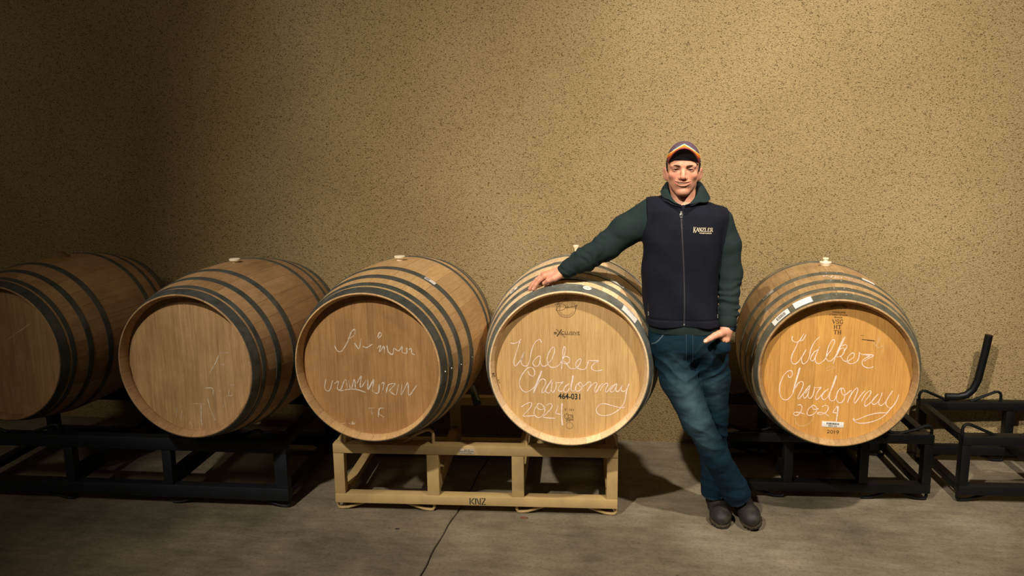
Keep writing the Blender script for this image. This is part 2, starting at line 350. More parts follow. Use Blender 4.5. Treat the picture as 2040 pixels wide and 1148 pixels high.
C3="-1620,825 -1502,575 -1291,584 -1007,1002 -829,1413 -639,1571 -677,1318 -894,1158/-695,963 -499,718 -372,1178/-337,826 -132,784 135,946/404,1208 565,1365 467,1461 381,1257/332,752 494,910 429,605 646,866 659,564/777,921 842,622 1017,529 1107,834/1130,785 1305,692 1466,899 1457,648 1659,606 1668,857/1766,761 1870,815 1888,616 2012,546/-2106,-740 -2184,-1160 -1975,-1253 -1788,-776/-1743,-929 -1525,-815 -1595,-1129 -1438,-1173 -1200,-695 -1116,-1105/-1044,-739 -960,-1148 -777,-674 -748,-1138/-682,-876 -454,-504 -529,-971 -424,-966 -254,-700/-147,-643 -169,-1108 115,-631 39,-1148 296,-1238 366,-823/470,-818 577,-761 509,-1124/661,-1219 780,-854 1093,-787 821,-1108 1072,-1300/1247,-779 1124,-1297/1402,-771 1331,-1286 1661,-707 1692,-1267 2067,-788/-1495,-1254 -1119,-1157 -695,-1135 -280,-1242/-209,-1965 108,-1921/-52,-1982 -37,-2241/248,-2329 316,-1961 527,-1923/254,-2172 509,-2339/-1550,-2762 -1306,-2710/-1145,-2700 -1067,-2732/-954,-2610 -988,-2743 -852,-2682"
C2="1429,569 1902,591/1421,481 1195,74 868,-386/1479,66 1668,53/373,-545 526,-448/884,-741 1144,-505/517,-1075 976,-1049 972,-1363/-85,-1809 596,-1790/353,-1805 299,-2490 309,-2809/694,-1514 810,-2094 990,-2513/-845,-2061 -936,-2478/-607,-2137 -726,-2603/-579,-2364 -575,-2570/-314,-2667 -141,-2908/1779,-870 2066,-832/1787,-1048 1739,-1340 1932,-1307/1281,-1121 1347,-1184/1466,-1737 1403,-1921/1645,-1324 1670,-1591"
DAMY="-597,2683 -519,2730 -357,2746 -214,2721 -133,2629 -194,2514 -336,2459 -479,2446 -540,2476 -479,2561 -373,2677 -398,2479/-21,2611 -112,2588 -112,2547 -51,2569 -21,2611 9,2570 91,2634 111,2592 172,2645 212,2615 273,2668 293,2637 344,2711 324,2617 273,2471 253,2388"
G4="2305,-1310 1522,-1351 866,-1443 603,-1627 603,-1793 736,-1941 1054,-2012 1396,-1949/492,-215 441,-572 402,-793 521,-844 730,-645/2554,-478 2480,-725 2405,-945/-378,-598 -166,-605 19,-586 204,-635/615,862 678,712 638,451 555,276 450,164/260,853 92,740 29,587 51,435/260,853 365,769 386,596/720,757 1178,758/-391,1117 -380,988/-560,571 -572,244 -593,25/-1114,-78 -1050,-186"
G5="1603,1561 1670,1415 1565,1240 1690,1117 1816,1250/1442,1342 1571,1155 1694,1053/1698,1586 1612,1412 1542,1303/1761,1205 1846,1102 1762,906/-411,72 -238,190 -37,155 -209,38 -366,-13/-1550,-2214 -1456,-2501 -1238,-2605 -953,-2470 -783,-2167 -766,-1992/-2197,-1492 -2160,-1724"
# ------------------------------------------------------------------ barrels
BL = 0.93; NST = 30
def rad(y, s):
    t = y / BL
    return (0.327 + 0.067*(1 - abs(2*t - 1)**2.3)) * s

def stave_mesh(s):
    half = PI/NST - 0.0011; ys = [0, .002, .031, .046, .05, .1, .16, .23, .31, .39, .465, .54, .62, .70, .77, .83, .88, .91, .928, .93]
    vs = []; fs = []; K = 4
    for y in ys:
        ye = min(y, BL - y); R = rad(y, s)
        if ye < .001: ri = R - .005; R -= .002
        elif ye < .01: ri = R - .0065
        elif ye < .04: ri = R - .027
        elif ye < .048: ri = R - .030
        else: ri = R - .030
        for k in range(K):
            a = PI/2 + half - 2*half*k/(K-1); vs.append((R*math.cos(a), y, R*math.sin(a)))
        for k in range(K):
            a = PI/2 + half - 2*half*k/(K-1); vs.append((ri*math.cos(a), y, ri*math.sin(a)))
    n = len(ys); S = 2*K
    for i in range(n-1):
        for k in range(K-1):
            a = i*S+k; fs.append((a, a+1, a+S+1, a+S))
            a = i*S+K+k; fs.append((a, a+S, a+S+1, a+1))
        a = i*S; fs.append((a, a+S, a+S+K, a+K))
        a = i*S+K-1; fs.append((a, a+K, a+S+K, a+S))
    for i, fl in ((0, 1), (n-1, 0)):
        for k in range(K-1):
            q = (i*S+k, i*S+K+k, i*S+K+k+1, i*S+k+1); fs.append(q if fl else q[::-1])
    me = mesh_from('stave', vs, fs); bm = bmesh.new(); bm.from_mesh(me); bmesh.ops.recalc_face_normals(bm, faces=bm.faces); bm.to_mesh(me); bm.free()
    return me

def patch(name, s, th0, th1, y0, y1, mat, parent, off=.0045, th=.0008, n=8, my=2):
    """a thin curved sheet lying on the barrel, angles in degrees from +x"""
    vs = []; fs = []
    for i in range(n+1):
        a = math.radians(th0 + (th1-th0)*i/n)
        for j in range(my+1):
            y = y0 + (y1-y0)*j/my; R = rad(y, s) + off
            vs.append((R*math.cos(a), y, R*math.sin(a)))
    m = (n+1)*(my+1)
    vs += [(x*(1-th/.35), y, z*(1-th/.35)) for x, y, z in vs]
    w = my+1
    for i in range(n):
        for j in range(my):
            a = i*w+j; fs += [(a, a+1, a+w+1, a+w), (m+a, m+a+w, m+a+w+1, m+a+1)]
        a = i*w; fs.append((a, a+w, m+a+w, m+a)); a = i*w+my; fs.append((a, m+a, m+a+w, a+w))
    fs.append(tuple(list(range(0, w)) + [m+j for j in range(w-1, -1, -1)])); b = n*w
    fs.append(tuple([b+j for j in range(w-1, -1, -1)] + [m+b+j for j in range(w)]))
    mb = MB(); mb.add(vs, fs); return mb.build(name, mat, parent)

def hoop(s, y0, y1, mat, parent, plate=None, rivets=(), off=.0024):
    n = 96; prof = []
    for y, d in ((y0, -.002), (y0, off), ((y0+y1)/2, off+.0006), (y1, off), (y1, -.002)):
        prof.append((rad(y, s) + d, y))
    mb = MB(); vs = []; fs = []; m = len(prof)
    for r_, y in prof:
        for k in range(n):
            a = 2*PI*k/n; vs.append((r_*math.cos(a), y, r_*math.sin(a)))
    for i in range(m):
        for k in range(n): fs.append((i*n+k, i*n+(k+1) % n, ((i+1) % m)*n+(k+1) % n, ((i+1) % m)*n+k))
    mb.add(vs, fs)
    if plate:                               # riveted overlap of the band
        a0, a1 = plate; vs = []; fs = []; q = 10
        for i in range(q+1):
            a = math.radians(a0 + (a1-a0)*i/q)
            for y, d in ((y0+.002, 0), (y0+.002, off+.0022), (y1-.002, off+.0022), (y1-.002, 0)):
                vs.append(((rad(y, s)+d)*math.cos(a), y, (rad(y, s)+d)*math.sin(a)))
        for i in range(q):
            for k in range(4): fs.append((i*4+k, i*4+(k+1) % 4, (i+1)*4+(k+1) % 4, (i+1)*4+k))
        fs += [(0, 1, 2, 3), (q*4+3, q*4+2, q*4+1, q*4)]
        mb.add(vs, fs)
    o = mb.build('hoop', mat, parent)
    for (a, y) in rivets:
        rb = MB(); rb.lathe([(.0045, -.001), (.0042, .0012), (.0028, .0026), (.0008, .0032)], 10)
        r_ = rb.build('rivet', M['rivet'], o)
        aa = math.radians(a); R = rad(y, s) + off + .0022
        r_.location = (R*math.cos(aa), y, R*math.sin(aa)); r_.rotation_euler = (0, PI/2 - aa, 0)
    return o

def strokes(name, data, mat, parent, y, w=.0030, jit=.0004, wvar=.3, seed=1, sx=1, sz=1, raw=False):
    """chalk or branded lines laid on a barrel head as thin raised ribbons"""
    r = random.Random(seed); mb = MB()
    for li, st in enumerate(data.split('/')):
        P = [tuple(int(c)*1e-4 for c in p.split(',')) for p in st.split()]
        P = [(a*sx, b*sz) for a, b in P]
        C = catmull(P, 5); C = [c for i, c in enumerate(C) if i == 0 or (c - C[i-1]).length > 1e-5]
        if len(C) < 2: continue
        vs = []; fs = []; yy = y - .0006 - .00003*(li % 7)
        for i, c in enumerate(C):
            t = (C[min(i+1, len(C)-1)] - C[max(i-1, 0)])
            if t.length < 1e-9: t = Vector((1, 0))
            t.normalize(); nrm = Vector((-t.y, t.x))
            ww = w*0.5*(1 + wvar*(r.random()-.5) + .25*math.sin(i*.35+li))
            if i in (0, len(C)-1): ww *= .55
            a = c + nrm*(ww + jit*(r.random()-.5)); b = c - nrm*(ww + jit*(r.random()-.5))
            vs += [(a.x, yy, a.y), (b.x, yy, b.y), (a.x, y + .0004, a.y), (b.x, y + .0004, b.y)]
        for i in range(len(C)-1):
            k = i*4; fs += [(k, k+1, k+5, k+4), (k, k+4, k+6, k+2), (k+1, k+3, k+7, k+5)]
        mb.add(vs, fs)
    o = link(name, mesh_from(name, mb.v, mb.f), mat, parent, smooth=False)
    if jit > .0005 or 'thick' in name: o['kind'] = 'stuff'
    return o

def text_geo(body, x0, x1, z0, z1, bold=0.0):
    """letters from the built-in font fitted into a box; returns vertices (x,z) and faces"""
    cu = bpy.data.curves.new('letters', 'FONT'); cu.body = body; cu.offset = bold; cu.resolution_u = 3
    ob = bpy.data.objects.new('letters', cu); COL.objects.link(ob)
    dg = bpy.context.evaluated_depsgraph_get(); dg.update()
    me = ob.evaluated_get(dg).to_mesh()
    V = [tuple(v.co) for v in me.vertices]; F = [tuple(p.vertices) for p in me.polygons]
    ob.evaluated_get(dg).to_mesh_clear(); bpy.data.objects.remove(ob); bpy.data.curves.remove(cu)
    xs = [v[0] for v in V]; ys = [v[1] for v in V]
    a, b, c, d = min(xs), max(xs), min(ys), max(ys)
    return [((v[0]-a)/(b-a)*(x1-x0)+x0, (v[1]-c)/(d-c)*(z1-z0)+z0) for v in V], F

SER = {  # serif capitals and figures on a unit box: strokes (width, points)
 'V': [(.2, '0,1 .48,0'), (.09, '.52,0 1,1'), (.06, '-.12,1 .2,1'), (.06, '.8,1 1.12,1')],
 'S': [(.14, '.88,.78 .7,.97 .4,1 .14,.86 .14,.66 .4,.54 .7,.44 .88,.28 .8,.08 .5,0 .2,.05 .1,.26')],
 'G': [(.15, '.92,.76 .75,.97 .45,1 .16,.8 .08,.5 .16,.18 .45,0 .75,.03 .88,.16'), (.15, '.86,0 .86,.42'), (.06, '.64,.43 1.02,.43')],
 'H': [(.16, '.16,0 .16,1'), (.16, '.84,0 .84,1'), (.07, '.16,.5 .84,.5'), (.06, '0,0 .32,0'), (.06, '0,1 .32,1'), (.06, '.68,0 1,0'), (.06, '.68,1 1,1')],
 'T': [(.16, '.5,0 .5,1'), (.08, '.02,.98 .98,.98'), (.06, '.03,.8 .03,1'), (.06, '.97,.8 .97,1'), (.06, '.32,0 .68,0')],
 '2': [(.13, '.1,.78 .25,.97 .55,1 .82,.85 .8,.62 .5,.32 .1,.05'), (.16, '.1,.06 .9,.06'), (.06, '.9,.05 .95,.24')],
 '0': [(.15, '.5,1 .2,.85 .1,.5 .2,.15 .5,0 .8,.15 .9,.5 .8,.85 .5,1')],
 '1': [(.17, '.52,0 .52,1'), (.07, '.52,1 .24,.84'), (.06, '.26,0 .78,0')],
 '9': [(.14, '.85,.62 .6,.42 .3,.44 .12,.66 .22,.9 .5,1 .78,.88 .88,.6 .8,.28 .55,.04 .25,.02')],
 '6': [(.14, '.15,.38 .4,.58 .7,.56 .88,.34 .78,.1 .5,0 .22,.12 .12,.4 .2,.72 .45,.96 .75,.98')],
 '4': [(.08, '.62,1 .06,.3 .98,.3'), (.17, '.68,0 .68,1'), (.06, '.48,0 .88,0')],
 'N': [(.09, '.14,0 .14,1'), (.19, '.14,1 .86,0'), (.09, '.86,0 .86,1'), (.05, '0,0 .28,0'), (.05, '-.02,1 .2,1'), (.05, '.72,1 1,1')],
 'o': [(.09, '.5,1 .2,.75 .2,.45 .5,.2 .8,.45 .8,.75 .5,1')],
 'K': [(.17, '.16,0 .16,1'), (.08, '.9,1 .2,.42'), (.19, '.38,.56 .95,0'), (.06, '0,0 .34,0'), (.06, '0,1 .34,1'), (.06, '.7,1 1.02,1'), (.06, '.76,0 1.1,0')],
 'A': [(.08, '.02,0 .48,1'), (.19, '.5,1 .94,0'), (.07, '.2,.34 .76,.34'), (.05, '-.1,0 .18,0'), (.05, '.76,0 1.1,0')],
 'Z': [(.08, '.08,.96 .92,.96'), (.17, '.9,.96 .1,.04'), (.08, '.08,.04 .94,.04'), (.05, '.06,.76 .08,.98'), (.05, '.96,.24 .94,.02')],
 'L': [(.17, '.2,0 .2,1'), (.08, '.2,.04 .88,.04'), (.05, '.04,1 .38,1'), (.05, '.9,.02 .94,.26')],
 'E': [(.17, '.2,0 .2,1'), (.08, '.2,.96 .84,.96'), (.08, '.2,.04 .88,.04'), (.07, '.2,.52 .68,.52'), (.05, '.86,.76 .84,.98'), (.05, '.9,.24 .88,.02')],
 'R': [(.17, '.18,0 .18,1'), (.09, '.18,.96 .6,.96 .82,.76 .6,.5 .2,.5'), (.17, '.5,.5 .96,0'), (.05, '.02,0 .36,0'), (.05, '.84,0 1.08,0')],
 'I': [(.17, '.5,0 .5,1'), (.05, '.3,0 .7,0'), (.05, '.3,1 .7,1')],
 'Y': [(.16, '.02,1 .5,.46'), (.09, '.98,1 .5,.46'), (.16, '.5,.5 .5,0'), (.05, '.3,0 .7,0')],
 'D': [(.17, '.18,0 .18,1'), (.12, '.18,.97 .55,.95 .85,.75 .88,.4 .7,.08 .4,.03 .18,.03')],
}
def serif_geo(txt, x0, x1, z0, z1, gap=.28, wide=1.0, first_big=False):
    """serif lettering as 2-D quads inside a box"""
    n = len(txt); adv = [(.45 if c == ' ' else .6 if c in '1I' else 1.0) for c in txt]
    unit = (x1-x0)/(sum(adv)+gap*(n-1)); x = x0; V = []; F = []; H = z1-z0
    for i, c in enumerate(txt):
        w = unit*adv[i]
        hh = H*(1.35 if (first_big and i == 0) else 1)
        for sw, st in SER.get(c, []):
            P = [Vector((x + float(p.split(',')[0])*w, z0 - (H*.28 if first_big and i == 0 else 0) + float(p.split(',')[1])*hh)) for p in st.split()]
            C = catmull([(p.x, p.y) for p in P], 4) if len(P) > 3 else P
            hw = sw*unit*.55*wide if sw > .1 else max(sw*unit*.6, H*.035)*wide
            k = len(V)
            for j, q in enumerate(C):
                t = C[min(j+1, len(C)-1)] - C[max(j-1, 0)]; t.normalize(); nn = Vector((-t.y, t.x))*hw
                V += [tuple(q+nn), tuple(q-nn)]
            for j in range(len(C)-1): F.append((k+2*j, k+2*j+1, k+2*j+3, k+2*j+2))
        x += w + unit*gap
    return V, F
def flat_print(name, parts, mat, parent, y, depth=.0006, warp=None):
    V = []; F = []
    for v2, f2 in parts:
        k = len(V); m = len(v2)
        if warp: v2 = [warp(*p) for p in v2]
        V += [(a, y - depth, b) for a, b in v2]
        F += [tuple(i+k for i in f) for f in f2]
    return link(name, mesh_from(name, V, F), mat, parent, smooth=False)
def ring2(cx, cz, r, w, n=40, a0=0, a1=360):
    V = []; F = []
    for i in range(n+1):
        a = math.radians(a0+(a1-a0)*i/n); V += [(cx+(r+w/2)*math.cos(a), cz+(r+w/2)*math.sin(a)), (cx+(r-w/2)*math.cos(a), cz+(r-w/2)*math.sin(a))]
    for i in range(n): F.append((2*i, 2*i+1, 2*i+3, 2*i+2))
    return V, F
def seg2(x0, z0, x1, z1, w):
    d = Vector((x1-x0, z1-z0)).normalized(); n = Vector((-d.y, d.x))*w/2
    return [(x0+n.x, z0+n.y), (x0-n.x, z0-n.y), (x1-n.x, z1-n.y), (x1+n.x, z1+n.y)], [(0, 1, 2, 3)]

def make_barrel(label, X, Y, zc, yaw, s, woodm, headm, hoops, hoopm, nplank=8, seed=1):
    rb = rad(BL/2, s)
    root = empty('wine_barrel', (X, Y, zc - rb), -yaw); tag(root, label, 'barrel', 'oak barrels lying in a row on the racks')
    sm = stave_mesh(s); sm.materials.append(woodm)
    for k in range(NST):
        o = link('stave', sm, None, root); o.location = (0, 0, rb); o.rotation_euler = (0, 2*PI*(k+.37)/NST, 0)
    sharp(sm, 30)
    r_ = random.Random(seed); R = rad(.05, s) - .0296
    for yy, front in ((.05, True), (BL-.05, False)):
        if front:
            ed = [-R]; base = 2*R/nplank
            for k in range(nplank-1): ed.append(-R + base*(k+1) + base*.28*(r_.random()-.5))
            ed.append(R)
        else: ed = [-R, R]
        for a, b in zip(ed[:-1], ed[1:]):
            g = .00012; n = 8 if front else 40; a += g; b -= g
            xs = [a+(b-a)*i/n for i in range(n+1)]
            top = [(x, math.sqrt(max(0, R*R-x*x))) for x in xs]; bot = [(x, -z) for x, z in reversed(top)]
            poly = [p for i, p in enumerate(top+bot) if i == 0 or (Vector(p)-Vector((top+bot)[i-1])).length > 1e-5]
            if (Vector(poly[0])-Vector(poly[-1])).length < 1e-5: poly.pop()
            m = len(poly); cx = sum(p[0] for p in poly)/m; cz = sum(p[1] for p in poly)/m
            d0, d1 = (yy, yy+.022) if front else (yy, yy-.022)
            sgn = 1 if front else -1
            def ins(p, e): return (p[0] - e*(1 if p[0] > cx else -1), p[1])
            vs = [(ins(p, .0003)[0], d0, p[1]) for p in poly] + [(p[0], d0+.0004*sgn, p[1]) for p in poly] + [(p[0], d1, p[1]) for p in poly]
            fs = [tuple(range(m))[::-1]] + [(i, (i+1) % m, m+(i+1) % m, m+i) for i in range(m)] + [(m+i, m+(i+1) % m, 2*m+(i+1) % m, 2*m+i) for i in range(m)] + [tuple(range(2*m, 3*m))]
            mb = MB(); mb.add(vs, fs); o = mb.build('head_plank', headm, root, smooth=False); o.location = (0, 0, rb)
    for i, (y0, y1, pl, rv) in enumerate(hoops):
        o = hoop(s, y0, y1, hoopm, root, pl, rv); o.location = (0, 0, rb)
        o = hoop(s, BL-y1, BL-y0, hoopm, root); o.location = (0, 0, rb)
    return root, rb

def at_axis(o, rb): o.location = (0, 0, rb); return o
HOOP = [steel('hoop_steel_new', srgb(112, 114, 106), .5), steel('hoop_steel_worn', srgb(96, 94, 80), .55, .8), steel('hoop_steel_dark', srgb(80, 82, 76), .5)]
W_new = wood('oak_new', srgb(236, 208, 166), srgb(208, 172, 124), 'y', .12, .30)
H_new = wood('oak_head_new', srgb(206, 168, 112), srgb(170, 128, 76), 'z', .15, .45)
W_gold = wood('oak_stained', srgb(180, 148, 104), srgb(132, 102, 64), 'y', .5, .45)
H_gold = wood('oak_head_golden', srgb(204, 152, 80), srgb(166, 114, 50), 'z', .22, .4)
W_mid = wood('oak_mid', srgb(206, 170, 120), srgb(172, 132, 84), 'y', .25, .40)
H_mid = wood('oak_head_mid', srgb(176, 134, 86), srgb(134, 96, 56), 'z', .35, .5)
W_old = wood('oak_old', srgb(180, 144, 104), srgb(132, 100, 66), 'y', .45, .4)
H_old = wood('oak_head_old', srgb(186, 150, 106), srgb(138, 106, 68), 'z', .35, .5)

def h4(p, rv=((96, 84),)): pass
PL = (82, 97)
def rv(y, a=86.3, b=93): return ((a, y), (b, y))
HP_new = [(.005, .060, (81, 106), ((101, .05), (93, .05), (85, .05))), (.104, .140, (82, 96), ((92, .122), (85.1, .122))), (.192, .228, None, ()), (.335, .378, (90, 104), ((98, .357),))]
HP_gold = [(.006, .056, PL, rv(.037)), (.083, .110, PL, rv(.097)), (.165, .200, PL, rv(.183)), (.282, .322, PL, rv(.303))]
HP_mid = [(.004, .050, (-10, 4), ((-1.3, .03),)), (.066, .094, (-10, 4), ((-1, .08),)), (.148, .184, (-8, 4), ((-2, .166),)), (.274, .312, (-8, 4), ((-2, .293),))]
HP_old = [(.004, .048, None, ()), (.060, .082, None, ()), (.148, .178, None, ()), (.268, .302, None, ())]

# ---- pale new barrel under the man's hand
S4 = 1.03
b4, rb4 = make_barrel('pale new oak barrel with chalk lettering, under the leaning man\'s hand', -.289, 3.367, .760, -.008, S4, W_new, H_new, HP_new, HOOP[0], 8, 4)
at_axis(strokes('chalk_writing', C4, M['chalk'], b4, .05, .0034, seed=4), rb4)
at_axis(strokes('chalk_thick_stroke', C4T, M['chalk'], b4, .0497, .0062, seed=5), rb4)
at_axis(strokes('branded_signature', DAMY, M['burnt'], b4, .05, .0013, .0001, .1), rb4)
pr = [ring2(-.0112, .2547, .0400, .0013), ring2(-.0112, .2547, .0300, .0008, 30, 195, 345), ring2(-.0112, .2547, .0300, .0008, 30, 25, 155)]
for a in list(range(205, 336, 8)) + list(range(30, 151, 8)):
    a_ = math.radians(a); pr.append(seg2(-.0112+.0335*math.cos(a_), .2547+.0335*math.sin(a_), -.0112+.0365*math.cos(a_+.05), .2547+.0365*math.sin(a_+.05), .0011))
pr += [text_geo('CLUSIVE', -.0320, .0462, .1422, .1550), text_geo('e', -.0630, -.0515, .1425, .1520), seg2(-.0656, .1398, .0479, .1398, .0010), seg2(-.0655, .1462, -.0505, .1462, .0012),
       seg2(-.0300, .1635, -.0505, .1315, .0036), seg2(-.0553, .1625, -.0185, .1275, .0011), seg2(-.0515, .1640, -.0150, .1300, .0011), seg2(-.0553, .1625, -.0515, .164, .001), seg2(-.0185, .1275, -.0150, .13, .001)]
at_axis(flat_print('branded_mark', pr, M['burnt'], b4, .05), rb4)
at_axis(flat_print('stencilled_number', [text_geo('464-031', -.0454, .0489, -.1462, -.1194, .02)], M['stencil'], b4, .05), rb4)
p2 = [serif_geo('N', -.0173, -.0110, -.1978, -.1886), serif_geo('o', -.0095, -.0065, -.1925, -.1880), serif_geo('264', .0010, .0227, -.1978, -.1886), ring2(-.0085, -.2230, .0116, .0012, 30, 40, 320), ring2(-.0085, -.2230, .0070, .0007), ring2(.0032, -.2653, .0146, .0009),
      text_geo('CTB', -.004, .0200, -.2300, -.2160), seg2(-.010, -.2345, .0215, -.2345, .0008)]
for i, (a, b) in enumerate(((-.0122, .0216), (-.0122, .0216), (-.0122, .0085), (-.0122, -.008))):
    x = a; z = -.2368 - i*.0040; q = random.Random(i)
    while x < b: w_ = .0012+.0024*q.random(); p2.append(seg2(x, z, min(b, x+w_), z, .0018)); x += w_+.0009
at_axis(flat_print('small_print', p2, M['burnt'], b4, .05), rb4)
v24, f24 = text_geo('24', -.009, .009, -.007, .007, .02)
R24 = rad(0, S4) - .016
v24 = [(-R24 - b, -.035 + a) for a, b in v24]
o24 = flat_print('rim_number', [(v24, f24)], M['burnt'], b4, .0105, .0016); at_axis(o24, rb4)
def barcode(s, th0, th1, y0, y1, parent, n=16, seed=1):
    q = random.Random(seed); a = th0
    mb = MB(); step = (th1-th0)/n
    for i in range(n):
        w_ = step*(.25+.5*q.random()); a0 = math.radians(a); a1 = math.radians(a+w_); R0 = rad(y0, s)+.0049; R1 = rad(y1, s)+.0049
        mb.add([(R0*math.cos(a0), y0, R0*math.sin(a0)), (R0*math.cos(a1), y0, R0*math.sin(a1)), (R1*math.cos(a1), y1, R1*math.sin(a1)), (R1*math.cos(a0), y1, R1*math.sin(a0))], [(0, 1, 2, 3)]); a += step
    return link('printed_line', mesh_from('printed_line', mb.v, mb.f), M['ink'], parent, smooth=False)
l = at_axis(patch('paper_label', S4, 64.4, 54.3, .194, .226, M['paper'], b4), rb4); barcode(S4, 58.5, 54.9, .217, .221, l, 12, 2)
l = at_axis(patch('paper_label', S4, 49.9, 36.5, .010, .052, M['paper'], b4), rb4); barcode(S4, 47, 39, .043, .048, l, 22, 3)
l = at_axis(patch('paper_label', S4, 134, 128, .205, .238, M['paper'], b4), rb4); barcode(S4, 133, 130.5, .208, .234, l, 8, 4)
mb = MB(); mb.lathe([(.0185, 0), (.0185, .0008), (.017, .001)], 28); o = mb.build('round_sticker', M['paper'], b4)
a_ = math.radians(77.3); Rr = rad(.04, S4) + .0040; o.location = (Rr*math.cos(a_), .038, rb4 + Rr*math.sin(a_)); o.rotation_euler = (.25, PI/2 - a_, 0)
vv, ff = text_geo('10', -.005, .005, -.003, .003); me = mesh_from('sticker_number', [(a, b, .0014) for a, b in vv], ff); link('sticker_number', me, M['ink'], o, smooth=False)

at_axis(strokes('rubbed_chalk', G4, M['ghost'], b4, .0503, .0022, .0006, .6, seed=14), rb4)
# ---- golden barrel on the black rack
S5 = .98
b5, rb5 = make_barrel('golden stained oak barrel with chalk lettering, on the black rack', .835, 3.53, .729, .053, S5, W_gold, H_gold, HP_gold, HOOP[1], 8, 9)
ZS = .935
at_axis(strokes('chalk_writing', C5, M['chalk'], b5, .05, .0030, seed=8, sz=.98), rb5)
at_axis(strokes('chalk_thick_stroke', C5T, M['chalk'], b5, .0497, .0058, seed=9, sz=.98), rb5)
def arc5(x, z):          # bends the maker's name over the head's top
    a = (x + .002)/.062; r_ = .050 + (z - .2830); return (-.002 + r_*math.sin(a), .236 + r_*math.cos(a))
at_axis(flat_print('branded_mark', [(lambda vf: ([arc5(*p) for p in vf[0]], vf[1]))(text_geo('FRANÇOIS FRERES', -.042, .038, .2800, .2900, .01)),
   text_geo('TONNELLERIE', -.0285, .0240, .2540, .2605, .01), text_geo("ST ROMAIN  COTE D'OR", -.0385, .034, .2425, .2485, .01), text_geo('FRANCE', -.019, .0143, .2315, .2385, .01),
   serif_geo('VSG', -.0236, .0174, .2080, .2250, .22, 1.2), serif_geo('HT', -.0175, .0124, .1855, .2015, .16, 1.2), serif_geo('TH', -.0171, .0130, .1625, .1790, .16, 1.2)], M['burnt'], b5, .05), rb5)
at_axis(flat_print('branded_year', [serif_geo('2019', -.020, .0297, -.2800, -.2660, .2, 1.15)], M['burnt'], b5, .05), rb5)
mb = MB(); mb.box((-.0424, .0485, -.2520), (.0472, .0500, -.2270), .0004); l = at_axis(mb.build('paper_label', M['paper'], b5), rb5)
q = random.Random(5); x = -.0238; prt = []
while x < .0268:
    w_ = .0006 + .0016*q.random(); prt.append(([(x, -.2400), (x+w_, -.2400), (x+w_, -.2310), (x, -.2310)], [(0, 1, 2, 3)])); x += w_ + .0005 + .0009*q.random()
prt.append(text_geo('984122', -.016, .0189, -.2490, -.2425, .01))
flat_print('printed_line', prt, M['ink'], l, .0485)
at_axis(patch('paper_label', S5, 123.5, 110, .012, .058, M['paper'], b5), rb5)
l = at_axis(patch('paper_label', S5, 143, 128, .010, .048, M['paper'], b5), rb5); barcode(S5, 139, 131, .016, .040, l, 22, 6)
l = at_axis(patch('paper_label', S5, 138.8, 129.4, .285, .320, M['greypaper'], b5), rb5); barcode(S5, 138, 135, .29, .315, l, 6, 7)
at_axis(patch('paper_label', S5, 69.9, 61.3, .285, .312, M['paper'], b5), rb5)
at_axis(patch('paper_label', S5, 212, 202, .015, .055, M['greypaper'], b5), rb5)
at_axis(strokes('rubbed_chalk', G5, M['ghost'], b5, .0503, .0024, .0010, .8, seed=15, sz=.98), rb5)
# chalked date on the staves
def top_strokes(name, strokes_, s, mat, parent, w=.003):
    mb = MB()
    for st in strokes_:
        C = catmull(st, 4); vs = []; fs = []
        for i, c in enumerate(C):
            t = (C[min(i+1, len(C)-1)] - C[max(i-1, 0)]).normalized(); n_ = Vector((-t.y, t.x))*w/2
            for p in (c+n_, c-n_):
                R = rad(p.y, s) + .0009; a = PI/2 - p.x/.37; vs.append((R*math.cos(a), p.y, R*math.sin(a)))
        for i in range(len(C)-1): fs.append((2*i, 2*i+1, 2*i+3, 2*i+2))
        mb.add(vs, fs)
    return link(name, mesh_from(name, mb.v, mb.f), mat, parent, smooth=False)
T5 = [[(-.030, .268), (-.038, .262), (-.034, .254), (-.024, .260), (-.024, .268)], [(-.022, .266), (-.012, .242)], [(.002, .268), (-.012, .232)],
      [(.002, .246), (.010, .250), (.012, .240), (.002, .230), (.014, .230)], [(.020, .246), (.028, .250), (.036, .240), (.030, .230), (.020, .236), (.020, .246)],
      [(.050, .262), (.060, .246)], [(.062, .262), (.070, .258), (.068, .246)], [(.078, .256), (.080, .244)], [(.064, .238), (.074, .222)], [(.080, .232), (.088, .224)],
      [(.094, .254), (.100, .240), (.108, .250), (.112, .238)], [(.100, .226), (.108, .218), (.118, .224)], [(.120, .244), (.128, .236)], [(.122, .222), (.134, .214)], [(.136, .236), (.144, .226)], [(.142, .210), (.156, .206)]]
at_axis(top_strokes('chalk_date', T5, S5, M['chalk'], b5), rb5)
mk = [seg2(.0967, .1432, .1200, .1410, .0026), seg2(.1180, .1416, .1478, .1388, .0034), seg2(.092, .160, .105, .1605, .0012)]
at_axis(flat_print('dark_scratch', mk, M['mould'], b5, .05), rb5)

# ---- three barrels to the left
b3, rb3 = make_barrel('tan oak barrel with rubbed chalk, on the left end of the tan rack', -1.142, 3.274, .766, .049, 1.0, W_mid, H_mid, HP_mid, HOOP[2], 8, 12)
at_axis(strokes('chalk_writing', C3, M['faint'], b3, .05, .0040, .0014, .8, seed=8), rb3)
l = at_axis(patch('paper_label', 1.0, 62.5, 54.3, .280, .306, M['paper'], b3), rb3); barcode(1.0, 62, 59, .282, .304, l, 7, 9)
b2, rb2 = make_barrel('dusty brown oak barrel on the right end of the blue-black rack', -1.932, 3.190, .770, .058, .975, W_old, H_old, HP_old, HOOP[2], 7, 15)
at_axis(strokes('chalk_writing', C2, M['faint'], b2, .05, .0026, .0012, .8, seed=18), rb2)
b1, rb1 = make_barrel('dark oak barrel cut off by the left edge of the photo', -2.975, 3.36, .752, .03, 1.0, W_old, H_old, HP_old, HOOP[2], 7, 21)
